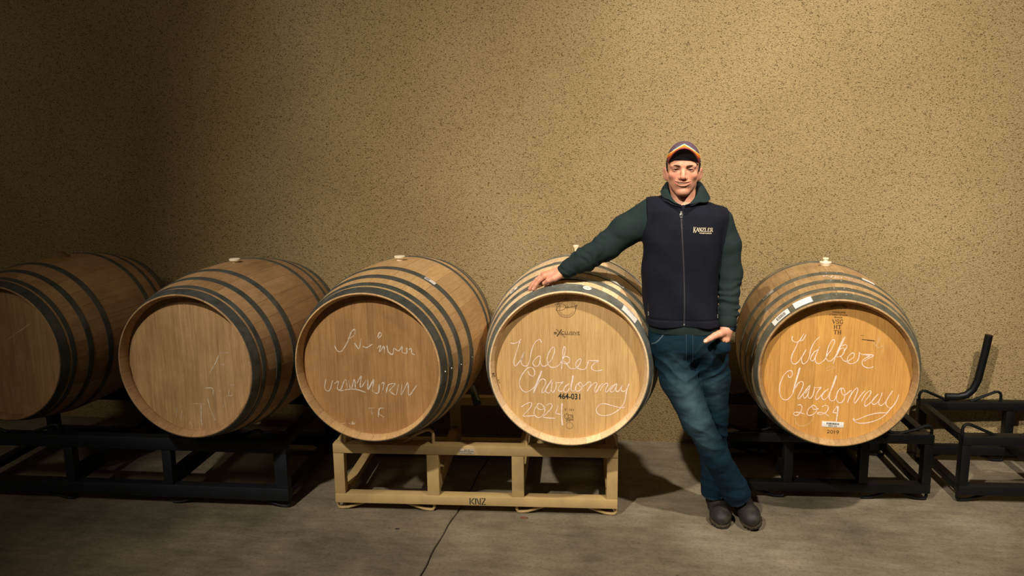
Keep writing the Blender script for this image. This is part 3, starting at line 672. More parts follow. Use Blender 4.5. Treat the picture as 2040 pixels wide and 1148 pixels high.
at_axis(strokes('chalk_writing', '200,600 700,900 1500,1400/-900,1200 -1100,300 -1300,-600/0,-1500 100,-2300/800,-1900 900,-1500', M['faint'], b1, .05, .003, .0015, .8, seed=19), rb1)

def bung(name, label, prof, mat, b, rb, s, y, dx=0):
    mb = MB(); mb.lathe(prof, 24); o = mb.build(name, mat, None)
    z = rad(y, s); bx = b.location; yaw = b.rotation_euler.z
    p = Vector((dx, y, rb + z - .004)); p.rotate(Euler((0, 0, yaw))); o.location = Vector(bx) + p
    tag(o, label, 'stopper'); return o
bung('barrel_bung', 'white stopper with a flared stem on the pale barrel', [(.020, 0), (.025, .006), (.025, .010), (.010, .013), (.0065, .022), (.0065, .044), (.011, .052), (.014, .058), (.014, .062), (.003, .064)], M['silicone'], b4, rb4, S4, .488)
bung('barrel_bung', 'wide cream stopper with a knob on the golden barrel', [(.019, 0), (.021, .006), (.027, .021), (.026, .024), (.010, .025), (.009, .034), (.014, .037), (.013, .042), (.003, .043)], M['silicone'], b5, rb5, S5, .486, .004)
bung('barrel_bung', 'flat cream stopper on the barrel at the tan rack\'s left end', [(.014, 0), (.017, .014), (.025, .017), (.026, .024), (.024, .026), (.003, .027)], M['silicone'], b3, rb3, 1.0, .47, .002)
bung('barrel_bung', 'flat cream stopper on the dusty brown barrel', [(.014, 0), (.017, .012), (.026, .014), (.026, .021), (.024, .023), (.003, .024)], M['silicone'], b2, rb2, .975, .47, .0)
bung('barrel_bung', 'dull brown stopper on the leftmost dark barrel', [(.050, 0), (.045, .010), (.034, .018), (.030, .026), (.018, .030), (.003, .031)], plain('dusty_rubber', srgb(118, 92, 66), .9, 0, 60, .25, .4), b1, rb1, 1.0, .47, .0)
# wine stains round two bung holes
at_axis(patch('wine_stain', S4, 93.5, 88.5, .452, .476, M['wine'], b4, .0006, .0004), rb4)
at_axis(patch('wine_stain', S5, 91.5, 86.5, .455, .470, M['wine'], b5, .0006, .0004), rb5)

# ------------------------------------------------------------------ racks
def make_rack(label, x, y, yaw, mat, posts, units, L, depth=.76, h=.335, beam=.045, rear_units=True, group='steel barrel racks'):
    root = empty('barrel_rack', (x, y, 0), yaw); tag(root, label, 'rack', group)
    for fy in (0, depth - .055):
        for z0, z1 in ((.043, .043+beam), (h-beam, h)):
            mb = MB(); mb.box((0, fy, z0), (L, fy+.055, z1), .003); mb.build('beam', mat, root)
        for px, w in posts:
            mb = MB(); mb.box((px, fy+.003, .043+beam), (px+w, fy+.050, h-beam), .002); mb.build('post', mat, root)
    for px, w in posts:
        if px in (posts[0][0], posts[-1][0]): 
            mb = MB(); mb.box((px, .055, .05), (px+w*.9, depth-.055, .085), .002); mb.build('side_rail', mat, root)
            mb = MB(); mb.box((px, .055, h-.04), (px+w*.9, depth-.055, h-.005), .002); mb.build('side_rail', mat, root)
    for px, w in posts[1:-1]:
        mb = MB(); mb.box((px+.004, .050, .0885), (px+w-.004, depth-.050, .165), .003); mb.build('fork_tube', mat, root)
    for fy in (.027, depth-.027):
        for (a, b, top) in units:
            for sx, xa, m in ((a, a, 1), (b, b, -1)):
                pts = [(xa, fy, h-.004), (xa, fy, top-.022), (xa+m*.004, fy, top-.008), (xa+m*.016, fy, top), (xa+m*.034, fy, top-.002), (xa+m*.075, fy, top-.020), (xa+m*.15, fy, h-.003)]
                mb = MB(); mb.tube(pts, .0075, 8, 1.0); mb.build('cradle_bar', mat, root)
        for (a, b) in ((posts[0][0]+.005, posts[1][0]+posts[1][1]-.03), (posts[-2][0]+.02, L-.006)):
            for xa, m in ((a, 1), (b, -1)):
                pts = [(xa, fy, .046), (xa, fy, .020), (xa+m*.006, fy, .009), (xa+m*.02, fy, .0075), (xa+m*.05, fy, .011), (xa+m*.15, fy, .045)]
                mb = MB(); mb.tube(pts, .0075, 8, 1.0); mb.build('foot_loop', mat, root)
    return root
tan = make_rack('tan painted steel rack with stencilled letters, carrying two barrels', -1.395, 3.478, math.radians(4.2), M['tan'], [(0, .050), (.440, .056), (.835, .056), (1.270, .050)], [(.055, .47, .402), (.905, 1.312, .398)], 1.32)
# stencil and maker's plate on the rack
KN = [seg2(.6395, .0495, .6395, .0815, .0045), seg2(.645, .0655, .658, .0815, .004), seg2(.645, .0640, .659, .0495, .004),
      seg2(.6650, .0495, .6650, .0815, .0045), seg2(.671, .0800, .681, .0510, .0045), seg2(.687, .0495, .687, .0815, .0045),
      seg2(.6930, .0800, .7010, .0800, .004), seg2(.7035, .0800, .7110, .0800, .004), seg2(.7105, .0785, .6955, .0525, .0045), seg2(.6930, .0510, .7000, .0510, .004), seg2(.7030, .0510, .7120, .0510, .004)]
flat_print('stencilled_letters', KN, M['stencil'], tan, -.0002, .0006)
mb = MB(); mb.box((.594, -.0022, .2975), (.664, .0003, .3220), .0004); pl = mb.build('maker_plate', M['greypaper'], tan)
flat_print('printed_line', [text_geo('2019', .617, .643, .3145, .3200, .01), text_geo('WESTERN SQUARE', .597, .661, .3070, .3130, .01), text_geo('INDUSTRIES', .604, .654, .3010, .3045)], M['ink'], pl, -.0022)
make_rack('blue-black steel rack under the two leftmost barrels', -3.335, 3.385, math.radians(2.5), M['navyrack'], [(0, .06), (.60, .045), (1.10, .045), (1.655, .062)], [(.155, .575, .385), (1.19, 1.60, .385)], 1.717, h=.342, beam=.062)
make_rack('black steel rack carrying the golden barrel', .405, 3.845, math.radians(4.5), M['black'], [(0, .042), (.295, .042), (.645, .042), (.935, .042)], [(.004, .285, .366), (.665, .972, .372)], .977, depth=.60)
make_rack('empty black steel rack at the right edge of the photo', 1.505, 3.925, math.radians(4.0), M['black'], [(0, .040), (.44, .042), (.83, .042), (1.27, .05)], [(.004, .415, .385), (.905, 1.312, .385)], 1.32, depth=.56)
mb = MB(); mb.tube([(1.60, 4.452, .3600), (1.66, 4.452, .3605), (1.70, 4.452, .372), (1.73, 4.450, .405), (1.748, 4.447, .46), (1.765, 4.440, .60), (1.775, 4.435, .70)], .019, 14)
tag(mb.build('bent_pipe', M['black']), 'black bent pipe rising from the empty rack by the wall', 'pipe')
mb = MB(); mb.tube([(-.872, 4.20, .405), (-.862, 4.17, .385), (-.845, 4.13, .362), (-.83, 4.10, .345)], [.012, .02, .022, .022], 14)
tag(mb.build('hose_end', plain('grey_rubber', srgb(58, 66, 72), .35)), 'dark grey hose end seen between the tan and pale barrels', 'hose')
crumb('leaf_scrap', 'small reddish leaf scrap on the concrete before the tan rack', *(-.505, 3.52), .018, plain('leaf_red', srgb(104, 58, 40), .8))
crumb('dark_pebble', 'small dark pebble on the concrete left of the joint', -1.055, 3.34, .011, plain('pebble_dark', srgb(30, 27, 22), .8))
# ------------------------------------------------------------------ implicit-surface modelling kit
def V3(*a): return np.array(a, float)
def smin(a, b, k):
    h = np.clip(.5 + .5*(b-a)/k, 0, 1); return b*(1-h) + a*h - k*h*(1-h)
def smax(a, b, k): return -smin(-a, -b, k)
def cap(p, a, b, ra, rb):
    a = np.asarray(a, float); b = np.asarray(b, float); ab = b-a; t = np.clip(((p-a) @ ab)/(ab @ ab), 0, 1)
    return np.linalg.norm(p - a - t[:, None]*ab, axis=1) - (ra + (rb-ra)*t)
def chain(p, pts, k=.01):
    d = None
    for (a, ra), (b, rb_) in zip(pts[:-1], pts[1:]):
        c = cap(p, a, b, ra, rb_); d = c if d is None else smin(d, c, k)
    return d
def ell(p, c, r, rot=None):
    q = p - np.asarray(c, float)
    if rot is not None: q = q @ rot
    r = np.asarray(r, float); k0 = np.linalg.norm(q/r, axis=1); k1 = np.linalg.norm(q/(r*r), axis=1)
    return k0*(k0-1)/np.maximum(k1, 1e-9)
def boxd(p, c, h, r=0.0):
    q = np.abs(p-np.asarray(c, float)) - (np.asarray(h, float)-r)
    return np.linalg.norm(np.maximum(q, 0), axis=1) + np.minimum(q.max(1), 0) - r
def rotm(rx=0, ry=0, rz=0): return np.array(Euler((rx, ry, rz)).to_matrix())
def vnoise(p, f, seed=0):
    """smooth value noise in -1..1"""
    q = p*f + seed*17.3; i = np.floor(q).astype(np.int64); w = q - i; w = w*w*(3-2*w)
    def h(x, y, z):
        n = (x*374761393 + y*668265263 + z*2147483647 + seed*1013) & 0x7fffffff
        n = ((n ^ (n >> 13))*1274126177) & 0x7fffffff; return ((n ^ (n >> 16)) & 0xffff)/32767.5 - 1
    r = 0
    for dx in (0, 1):
        for dy in (0, 1):
            for dz in (0, 1):
                r = r + h(i[:, 0]+dx, i[:, 1]+dy, i[:, 2]+dz)*(w[:, 0] if dx else 1-w[:, 0])*(w[:, 1] if dy else 1-w[:, 1])*(w[:, 2] if dz else 1-w[:, 2])
    return r
def isosurface(f, lo, hi, h, slack=1.6):
    """sparse evaluation on blocks near the surface, then surface nets"""
    lo = np.asarray(lo, float); n = np.ceil((np.asarray(hi)-lo)/h).astype(int)+1; B = 6
    nb = np.ceil(n/B).astype(int); n = nb*B; D = np.full(n, 1.0, np.float32)
    bi = np.stack(np.meshgrid(*[np.arange(k) for k in nb], indexing='ij'), -1).reshape(-1, 3)
    c = lo + (bi*B + (B-1)/2)*h; d = f(c); R = B*h*.87*slack
    D.reshape(nb[0], B, nb[1], B, nb[2], B)[:] = np.sign(d).reshape(nb)[:, None, :, None, :, None]*1.0
    act = bi[np.abs(d) < R]; off = np.stack(np.meshgrid(*[np.arange(B)]*3, indexing='ij'), -1).reshape(-1, 3)
    for s in range(0, len(act), 1500):
        idx = (act[s:s+1500, None, :]*B + off[None]).reshape(-1, 3); D[idx[:, 0], idx[:, 1], idx[:, 2]] = f(lo + idx*h)
    S = D < 0
    cs = [(a, b, c_) for a in (0, 1) for b in (0, 1) for c_ in (0, 1)]
    def sl(A, o): return A[o[0]:A.shape[0]-1+o[0], o[1]:A.shape[1]-1+o[1], o[2]:A.shape[2]-1+o[2]]
    cnt = sum(sl(S, o).astype(np.int8) for o in cs); M_ = (cnt > 0) & (cnt < 8); ci = np.argwhere(M_)
    acc = np.zeros((len(ci), 3)); num = np.zeros(len(ci))
    for a in cs:
        for ax in range(3):
            if a[ax] == 0:
                b = list(a); b[ax] = 1
                da = D[ci[:, 0]+a[0], ci[:, 1]+a[1], ci[:, 2]+a[2]].astype(float); db = D[ci[:, 0]+b[0], ci[:, 1]+b[1], ci[:, 2]+b[2]].astype(float)
                m = (da < 0) != (db < 0); t = np.where(m, da/np.where(m, da-db, 1), 0)
                pt = np.tile(np.array(a, float), (len(ci), 1)); pt[:, ax] += t; acc += pt*m[:, None]; num += m
    vs = lo + (ci + acc/num[:, None])*h
    ID = -np.ones(M_.shape, np.int64); ID[M_] = np.arange(len(ci)); F = []
    for ax in range(3):
        o = [0, 0, 0]; o[ax] = 1; u, w = [(1, 2), (2, 0), (0, 1)][ax]
        A = S[:S.shape[0]-o[0], :S.shape[1]-o[1], :S.shape[2]-o[2]]; Bq = S[o[0]:, o[1]:, o[2]:]; e = np.argwhere(A != Bq)
        e = e[(e[:, u] > 0) & (e[:, w] > 0) & (e[:, u] < M_.shape[u]) & (e[:, w] < M_.shape[w]) & (e[:, ax] < M_.shape[ax])]
        du = np.zeros(3, int); du[u] = 1; dw = np.zeros(3, int); dw[w] = 1
        q = [ID[tuple((e - x).T)] for x in (du*0, du, du+dw, dw)]; q = np.stack(q, 1); ins = S[tuple(e.T)]
        q[~ins] = q[~ins][:, ::-1]; F.append(q)
    F = np.concatenate(F); F = F[(F >= 0).all(1)]
    return vs, F[:, ::-1] if False else F
def iso_mesh(name, f, lo, hi, h, org=(0, 0, 0), colf=None, smooth_it=0, slack=1.6):
    vs, F = isosurface(f, lo, hi, h, slack)
    return np_mesh(name, vs, F, org, colf)
def np_mesh(name, vs, F, org=(0, 0, 0), colf=None):
    me = bpy.data.meshes.new(name); v = vs - np.asarray(org, float)
    me.vertices.add(len(v)); me.vertices.foreach_set('co', v.astype(np.float32).ravel())
    me.loops.add(F.size); me.loops.foreach_set('vertex_index', F.astype(np.int32).ravel())
    me.polygons.add(len(F)); me.polygons.foreach_set('loop_start', np.arange(0, F.size, F.shape[1], dtype=np.int32))
    me.polygons.foreach_set('loop_total', np.full(len(F), F.shape[1], np.int32)); me.update(calc_edges=True); me.validate()
    bm = bmesh.new(); bm.from_mesh(me); bmesh.ops.recalc_face_normals(bm, faces=bm.faces); bm.to_mesh(me); bm.free()
    if colf is not None:
        col = np.ones((len(v), 4), np.float32); col[:, :3] = colf(vs)
        at = me.color_attributes.new('Col', 'FLOAT_COLOR', 'POINT'); at.data.foreach_set('color', col.ravel())
    return me
def lin(r, g, b): return np.array(srgb(r, g, b)[:3])
def blend(c, m, k): k = np.clip(k, 0, 1)[:, None]; return c*(1-k) + m*k
def sst(x, a, b): t = np.clip((x-a)/(b-a), 0, 1); return t*t*(3-2*t)

# ------------------------------------------------------------------ the man
ORG = V3(.30, 3.62, 0)
man = empty('person', ORG); tag(man, 'man in patterned cap, dark vest, green fleece and jeans, leaning on the barrel', 'person')
HC = V3(.1705, 3.452, 1.5965)                 # centre of the head at eye level
HR = rotm(0, math.radians(1.0), math.radians(-2.0))
def tohead(p): return (p - HC) @ HR
def fromhead(q): return np.asarray(q) @ HR.T + HC

def head_sdf(p):
    q = tohead(p); m = q.copy(); m[:, 0] = np.abs(m[:, 0])
    d = ell(q, (0, .006, .028), (.0650, .088, .070))
    d = smin(d, ell(q, (0, -.022, -.022), (.0565, .056, .080)), .02)
    d = smin(d, cap(m, (.041, .004, -.045), (.013, -.056, -.091), .017, .0150), .018)
    d = smin(d, ell(q, (0, -.064, -.091), (.018, .016, .0155)), .012)
    d = smin(d, ell(m, (.038, -.048, -.024), (.019, .019, .016)), .012)
    d = smin(d, cap(m, (.010, -.0735, .0145), (.043, -.0590, .0130), .0085, .0080), .010)
    d = smax(d, -ell(m, (.0275, -.088, -.001), (.0175, .020, .0115)), .008)
    # eyeball lids
    lid = ell(m, (.0278, -.0640, -.002), (.0148, .0118, .0112))
    slit = ell(m, (.0278, -.0775, -.0028), (.0125, .014, .0027))
    d = smin(d, lid, .004)
    d = smax(d, -slit, .0015)
    # nose
    d = smin(d, cap(q, (0, -.0665, .012), (0, -.0905, -.029), .0068, .0092), .007)
    d = smin(d, ell(q, (0, -.0925, -.0315), (.0095, .0085, .0080)), .005)
    d = smin(d, ell(m, (.0118, -.0815, -.0340), (.0070, .0090, .0066)), .004)
    d = smax(d, -ell(m, (.0058, -.0860, -.0425), (.0036, .0055, .0030)), .002)
    # muzzle, lips and an open smile
    d = smin(d, ell(q, (0, -.058, -.055), (.029, .022, .023)), .012)
    def mx(x): return -.0800 + 11.0*x*x
    xs = np.linspace(-.0300, .0300, 9)
    up = [((x, -.0805 + 13.*x*x, -.0512 + 4.0*x*x), .0026 - 1.0*x*x) for x in xs]
    lo_ = [((x, -.0805 + 13.*x*x, -.0642 + 11.5*x*x), .0042 - 2.9*x*x) for x in xs]
    d = smin(d, chain(q, up, .002), .004); d = smin(d, chain(q, lo_, .002), .004)
    mo = [((x, -.0815 + 13.*x*x, -.0568 + 6.8*x*x), .0041 - 2.8*x*x) for x in xs]
    d = smax(d, -chain(q, mo, .002), .0012)
    # smile folds and the dent under the lip
    d = smax(d, -chain(m, [((.0165, -.0865, -.0310), .0022), ((.0275, -.0790, -.0400), .0038), ((.0370, -.0700, -.0520), .0044), ((.0385, -.0650, -.0620), .0026)], .004), .005)
    d = smax(d, -ell(q, (0, -.0865, -.0750), (.016, .006, .0040)), .006)
    d = smax(d, -cap(q, (0, -.088, -.0385), (0, -.0865, -.0450), .0016, .002), .003)
    # ears
    R = rotm(0, math.radians(10), math.radians(-28))
    ear = ell(m, (.0685, .008, -.024), (.0075, .0185, .0290), R)
    ear = smax(ear, -ell(m, (.0760, .0020, -.0220), (.0055, .0105, .0185), R), .003)
    d = smin(d, ear, .004)
    # neck
    d = smin(d, cap(q, (0, .018, -.060), (.006, .030, -.20), .048, .056), .016)
    d = smin(d, cap(m, (.047, .020, -.060), (.012, -.030, -.150), .010, .008), .012)
    return d
# arms and hands (joints in metres)
def finger_chain(pts, r0, r1):
    n = len(pts); return [(V3(*p), r0 + (r1-r0)*i/(n-1)) for i, p in enumerate(pts)]
RH = [  # right hand, resting on the barrel's front hoops
 finger_chain([(-.320, 3.434, 1.166), (-.392, 3.433, 1.149)], .0190, .0125),
 finger_chain([(-.320, 3.440, 1.168), (-.400, 3.453, 1.151)], .0190, .0125),
 finger_chain([(-.320, 3.448, 1.166), (-.396, 3.475, 1.147)], .0190, .0120),
 finger_chain([(-.320, 3.452, 1.163), (-.384, 3.496, 1.139)], .0180, .0110),
 finger_chain([(-.392, 3.433, 1.149), (-.4155, 3.431, 1.131), (-.4300, 3.430, 1.112), (-.4410, 3.430, 1.0925)], .0108, .0080),
 finger_chain([(-.400, 3.453, 1.151), (-.4290, 3.453, 1.129), (-.4470, 3.453, 1.107), (-.4600, 3.453, 1.0890)], .0110, .0080),
 finger_chain([(-.396, 3.475, 1.147), (-.4250, 3.480, 1.129), (-.4450, 3.483, 1.113), (-.4580, 3.485, 1.0990)], .0106, .0078),
 finger_chain([(-.384, 3.496, 1.139), (-.4080, 3.507, 1.126), (-.4250, 3.513, 1.117), (-.4380, 3.516, 1.1080)], .0095, .0070),
 finger_chain([(-.330, 3.418, 1.156), (-.350, 3.408, 1.144), (-.374, 3.410, 1.134), (-.393, 3.420, 1.1200)], .0165, .0100)]
def rhand_sdf(p):
    d = cap(p, (-.270, 3.432, 1.192), (-.325, 3.440, 1.166), .026, .0225)
    for c in RH[:4]: d = smin(d, chain(p, c), .016)
    fing = None
    for c in RH[4:8]:
        e = chain(p, c, .003); fing = e if fing is None else smin(fing, e, .0022)
    d = smin(d, fing, .006)
    for x, y, z in ((-.393, 3.433, 1.153), (-.401, 3.453, 1.155), (-.397, 3.475, 1.151)): d = smin(d, ell(p, (x, y, z), (.010, .009, .009)), .005)
    d = smin(d, chain(p, RH[8], .004), .009)
    return d
LH = [
 finger_chain([(.360, 3.405, .938), (.345, 3.388, .908)], .0200, .0150),
 finger_chain([(.360, 3.410, .938), (.352, 3.394, .904)], .0200, .0150),
 finger_chain([(.362, 3.418, .938), (.357, 3.404, .904)], .0185, .0145),
 finger_chain([(.364, 3.424, .936), (.360, 3.414, .906)], .0175, .0130),
 finger_chain([(.347, 3.375, .905), (.333, 3.402, .874), (.326, 3.416, .852), (.322, 3.428, .834)], .0108, .0085),
 finger_chain([(.355, 3.380, .900), (.340, 3.410, .866), (.334, 3.424, .842), (.332, 3.436, .824)], .0110, .0085),
 finger_chain([(.362, 3.388, .900), (.346, 3.424, .868), (.340, 3.438, .846), (.338, 3.450, .828)], .0106, .0082),
 finger_chain([(.366, 3.402, .902), (.350, 3.436, .880), (.346, 3.448, .862), (.344, 3.458, .848)], .0095, .0075),
 finger_chain([(.350, 3.388, .934), (.328, 3.356, .934), (.309, 3.343, .9295), (.290, 3.336, .9190), (.2725, 3.332, .9085)], .0170, .0098)]
def lhand_sdf(p):
    d = cap(p, (.366, 3.420, .985), (.362, 3.412, .940), .0245, .0215)
    for c in LH[:4]: d = smin(d, chain(p, c), .016)
    fing = None
    for c in LH[4:8]:
        e = chain(p, c, .003); fing = e if fing is None else smin(fing, e, .0022)
    d = smin(d, fing, .006); d = smin(d, chain(p, LH[8], .004), .010)
    return d
SHR, ELR, WRR = V3(.050, 3.475, 1.408), V3(-.137, 3.452, 1.273), V3(-.300, 3.434, 1.178)
SHL, ELL_, WRL = V3(.318, 3.480, 1.376), V3(.373, 3.478, 1.160), V3(.366, 3.420, .975)
HPF, KNF, ANF = V3(.128, 3.470, .850), V3(.252, 3.462, .525), V3(.456, 3.615, .105)
HPB, KNB, ANB = V3(.300, 3.492, .850), V3(.331, 3.563, .525), V3(.358, 3.690, .090)
def core_sdf(p):
    d = ell(p, (.185, 3.465, 1.28), (.135, .085, .17)); d = smin(d, ell(p, (.195, 3.465, 1.02), (.125, .080, .16)), .05)
    d = smin(d, ell(p, (.205, 3.470, .89), (.140, .088, .09)), .04); d = smin(d, cap(p, (.175, 3.475, 1.40), (.172, 3.475, 1.52), .07, .05), .04)
    for a, b, c in ((SHR, ELR, WRR), (SHL, ELL_, WRL)):
        d = smin(d, cap(p, a, b, .044, .036), .03); d = smin(d, cap(p, b, c, .036, .024), .012)
    for a, b, c in ((HPF, KNF, ANF), (HPB, KNB, ANB)):
        d = smin(d, cap(p, a, b, .056, .040), .03); d = smin(d, cap(p, b, c, .038, .030), .012)
    return d
SKIN = lin(214, 152, 122)
def skincol(vs):
    q = tohead(vs); c = np.tile(SKIN, (len(vs), 1)); m = q.copy(); m[:, 0] = np.abs(m[:, 0])
    n = vnoise(vs, 60, 3)*.5+.5
    hd = (q[:, 2] > -.13)
    red = lin(206, 120, 96)
    c = blend(c, red, hd*.5*np.exp(-(((m[:, 0]-.040)/.018)**2 + ((q[:, 2]+.026)/.016)**2)))
    c = blend(c, red, hd*.55*np.exp(-((q[:, 0]/.013)**2 + ((q[:, 2]+.031)/.012)**2))*(q[:, 1] < -.08))
    # stubble on jaw and lip
    st = sst(-q[:, 2], .056, .074)*(q[:, 1] < -.01)*sst(-q[:, 2], .0, .05)*(1 - sst(-q[:, 2], .112, .125))
    c = blend(c, lin(140, 92, 74), hd*.42*st)
    # lips
    zc = -.0568 + 6.8*q[:, 0]**2
    lip = (np.abs(q[:, 0]) < .0305)*(q[:, 1] < -.058)*np.exp(-np.maximum(np.abs(q[:, 2]-zc)-.0045, 0)**2/(.0018**2))*(q[:, 2]-zc < .0075)
    c = blend(c, lin(186, 100, 84), hd*.75*lip)
    inn = (np.abs(q[:, 0]) < .0295)*(np.abs(q[:, 2]-zc) < .0046)*(q[:, 1] > -.0800+13*q[:, 0]**2+.0012)*(q[:, 1] < -.02)
    c = blend(c, lin(60, 22, 18), hd*inn*1.0)
    # lash line, and shade of the eye sockets painted into the skin
    eye = np.exp(-(((m[:, 0]-.0278)/.0150)**4 + ((q[:, 2]-.0004)/.0072)**4))*(q[:, 1] < -.05)
    c = blend(c, lin(92, 54, 40), hd*.80*eye)
    # knuckles a little redder
    for k in ((-.392, 3.433, 1.156), (-.402, 3.453, 1.157), (-.415, 3.431, 1.138), (-.429, 3.453, 1.136), (-.374, 3.408, 1.140)):
        c = blend(c, lin(206, 124, 96), .55*np.exp(-((vs-np.array(k))**2).sum(1)/(.010**2)))
    return c*(.94+.12*n[:, None])
def join_np(parts):
    V = []; F = []; k = 0
    for v, f in parts: V.append(v); F.append(f+k); k += len(v)
    return np.concatenate(V), np.concatenate(F)
body_parts = [isosurface(lambda p: core_sdf(p), (-.40, 3.32, .0), (.52, 3.78, 1.60), .010),
              isosurface(head_sdf, HC-V3(.09, .115, .165), HC+V3(.09, .11, .108), .00135, 1.9),
              isosurface(rhand_sdf, (-.48, 3.38, 1.06), (-.25, 3.54, 1.23), .0017),
              isosurface(lhand_sdf, (.24, 3.30, .80), (.41, 3.46, 1.0), .0017)]
vs, F = join_np(body_parts)
MSK = vcolmat('skin', .5, .35, .12, 260, .12, .05)
body = link('body', np_mesh('body', vs, F, ORG, skincol), MSK, man); body['label'] = 'smiling face, bare hands'
# nails
def nail(p, nrm, up, w, l, name='fingernail'):
    nrm = Vector(nrm).normalized(); up = Vector(up).normalized(); up = (up - nrm*up.dot(nrm)).normalized(); sd = up.cross(nrm)
    vs = []; fs = []
    for i in range(5):
        for j in range(5):
            a = (i/4-.5)*2; b = (j/4-.5)*2; rr = 1 - .25*max(0, abs(b))**3
            vs.append(tuple(Vector(p) - Vector(ORG) + sd*(a*w*rr) + up*(b*l) - nrm*(a*a*w*.45) + nrm*.0004))
    for i in range(4):
        for j in range(4): k = i*5+j; fs.append((k, k+1, k+6, k+5))
    me = mesh_from(name, vs, fs); return link(name, me, M['nail'], body)
M['nail'] = plain('nail', srgb(232, 182, 158), .3)
nail((.2700, 3.3235, .9125), (-.35, -.75, .55), (-.8, -.1, -.5), .0055, .0070)
nail((-.3935, 3.4115, 1.1250), (-.2, -.9, .35), (-.7, .2, -.6), .0050, .0062)
nail((-.4450, 3.4235, 1.0960), (-.75, -.5, .45), (-.3, 0, -.9), .0042, .0052)
# eyes
M['eyewhite'] = plain('eye_white', srgb(158, 138, 122), .25); M['iris'] = plain('iris', srgb(44, 26, 16), .15); M['teeth'] = plain('teeth', srgb(206, 188, 158), .3)
M['brow'] = plain('brow_hair', srgb(58, 38, 26), .8, 0, 400, .3)
M['hair'] = plain('hair', srgb(36, 28, 20), .75, 0, 300, .35, .5)
for sx in (-1, 1):
    bm = bmesh.new(); bmesh.ops.create_uvsphere(bm, u_segments=20, v_segments=14, radius=.0108); me = bpy.data.meshes.new('eye'); bm.to_mesh(me); bm.free()
    e = link('eye', me, M['eyewhite'], man); e.location = Vector(fromhead([(sx*.0278, -.0622, -.0022)])[0]) - Vector(ORG)
    bm = bmesh.new(); bmesh.ops.create_uvsphere(bm, u_segments=18, v_segments=12, radius=.0074); me = bpy.data.meshes.new('iris'); bm.to_mesh(me); bm.free()
    i_ = link('iris', me, M['iris'], e); i_.location = (-.0004, -.0050, .0002); i_.scale = (1, .85, 1)
    pts = [(sx*(.0115+.034*t), -.0822 + .0050*t + .0165*t*t, .0120 + .0050*math.sin(t*2.4) - .004*t) for t in np.linspace(0, 1, 9)]
    P = fromhead(pts) - ORG; mb = MB(); mb.tube([tuple(x) for x in P], [.0030, .0040, .0044, .0044, .0042, .0038, .0032, .0024, .0014], 8, .6)
    mb.build('eyebrow', M['brow'], man)
mb = MB()
for i in range(8):      # upper row
    x = -.0182 + i*.0052; y = -.0762 + 12.5*x*x; z = -.0550 + 5.6*x*x
    P = fromhead([(x, y, z)])[0] - ORG; h_ = .0040 if abs(i-3.5) < 1 else .0035
    mb.box(tuple(P - V3(.0030, .002, h_)), tuple(P + V3(.0030, .002, h_)), .0006)
mb.build('teeth', M['teeth'], man)
# hair below the cap
def hair_sdf(p):
    q = tohead(p); m = q.copy(); m[:, 0] = np.abs(m[:, 0])
    d = ell(q, (0, .008, .026), (.0672, .0905, .0735))
    d = smax(d, -(q[:, 2] + .004 + .0*q[:, 1] - np.where(q[:, 1] > .02, -.045, 0)), .004)   # lower edge
    d = smax(d, -(q[:, 1] + .030 - .10*(q[:, 2])), .003)
    d = smin(d, cap(m, (.0640, -.018, .020), (.0630, -.016, -.010), .0055, .0030), .004)
    return smax(d, q[:, 2] - .055, .003)
link('hair', iso_mesh('hair', hair_sdf, HC-V3(.08, .06, .06), HC+V3(.08, .11, .07), .002, ORG), M['hair'], man)
# cap: crown with stripes, bill with piping, button
def crown_sdf(p):
    q = tohead(p)
    d = ell(q, (0, .010, .030), (.0715, .0950, .0765)); d = smin(d, ell(q, (0, -.028, .058), (.050, .050, .048)), .02)
    d = np.maximum(d, -(d + .0035)) if False else d
    return smax(d, -(q[:, 2] - .027 + .10*(q[:, 1])), .003)
def crowncol(vs):
    q = tohead(vs); x = q[:, 0]; z = q[:, 2]; c = np.tile(lin(92, 72, 84), (len(vs), 1))
    band = z - (.0965 - .95*np.abs(x)**1.15*1.0)
    c = blend(c, lin(208, 118, 44), (band < -.002)*(band > -.0125)*1.0)
    c = blend(c, lin(226, 186, 104), (band < .0006)*(band > -.0025)*1.0)
    c = blend(c, lin(120, 160, 176), (band < .0032)*(band > .0006)*(np.abs(x) < .045)*1.0)
    c = blend(c, lin(166, 58, 34), (band < -.0125)*(band > -.0160)*1.0)
    c = blend(c, lin(24, 19, 20), (z < .0580)*(q[:, 1] < -.045)*(np.abs(x) < .055 - 1.1*np.maximum(z-.034, 0))*1.0)  # shade beneath the bill painted onto the lower crown front
    mesh = (q[:, 1] > -.022 + .25*np.maximum(.05-np.abs(x), 0))
    c = blend(c, lin(204, 184, 128), mesh*1.0); return c
MCAP = vcolmat('cap_cloth', .85, .1, 0, 700, .3, .12)
capo = link('cap', iso_mesh('cap', crown_sdf, HC+V3(-.085, -.10, .0), HC+V3(.085, .115, .12), .0017, ORG, crowncol), MCAP, man)
capo['label'] = 'patterned trucker cap with orange stripes'
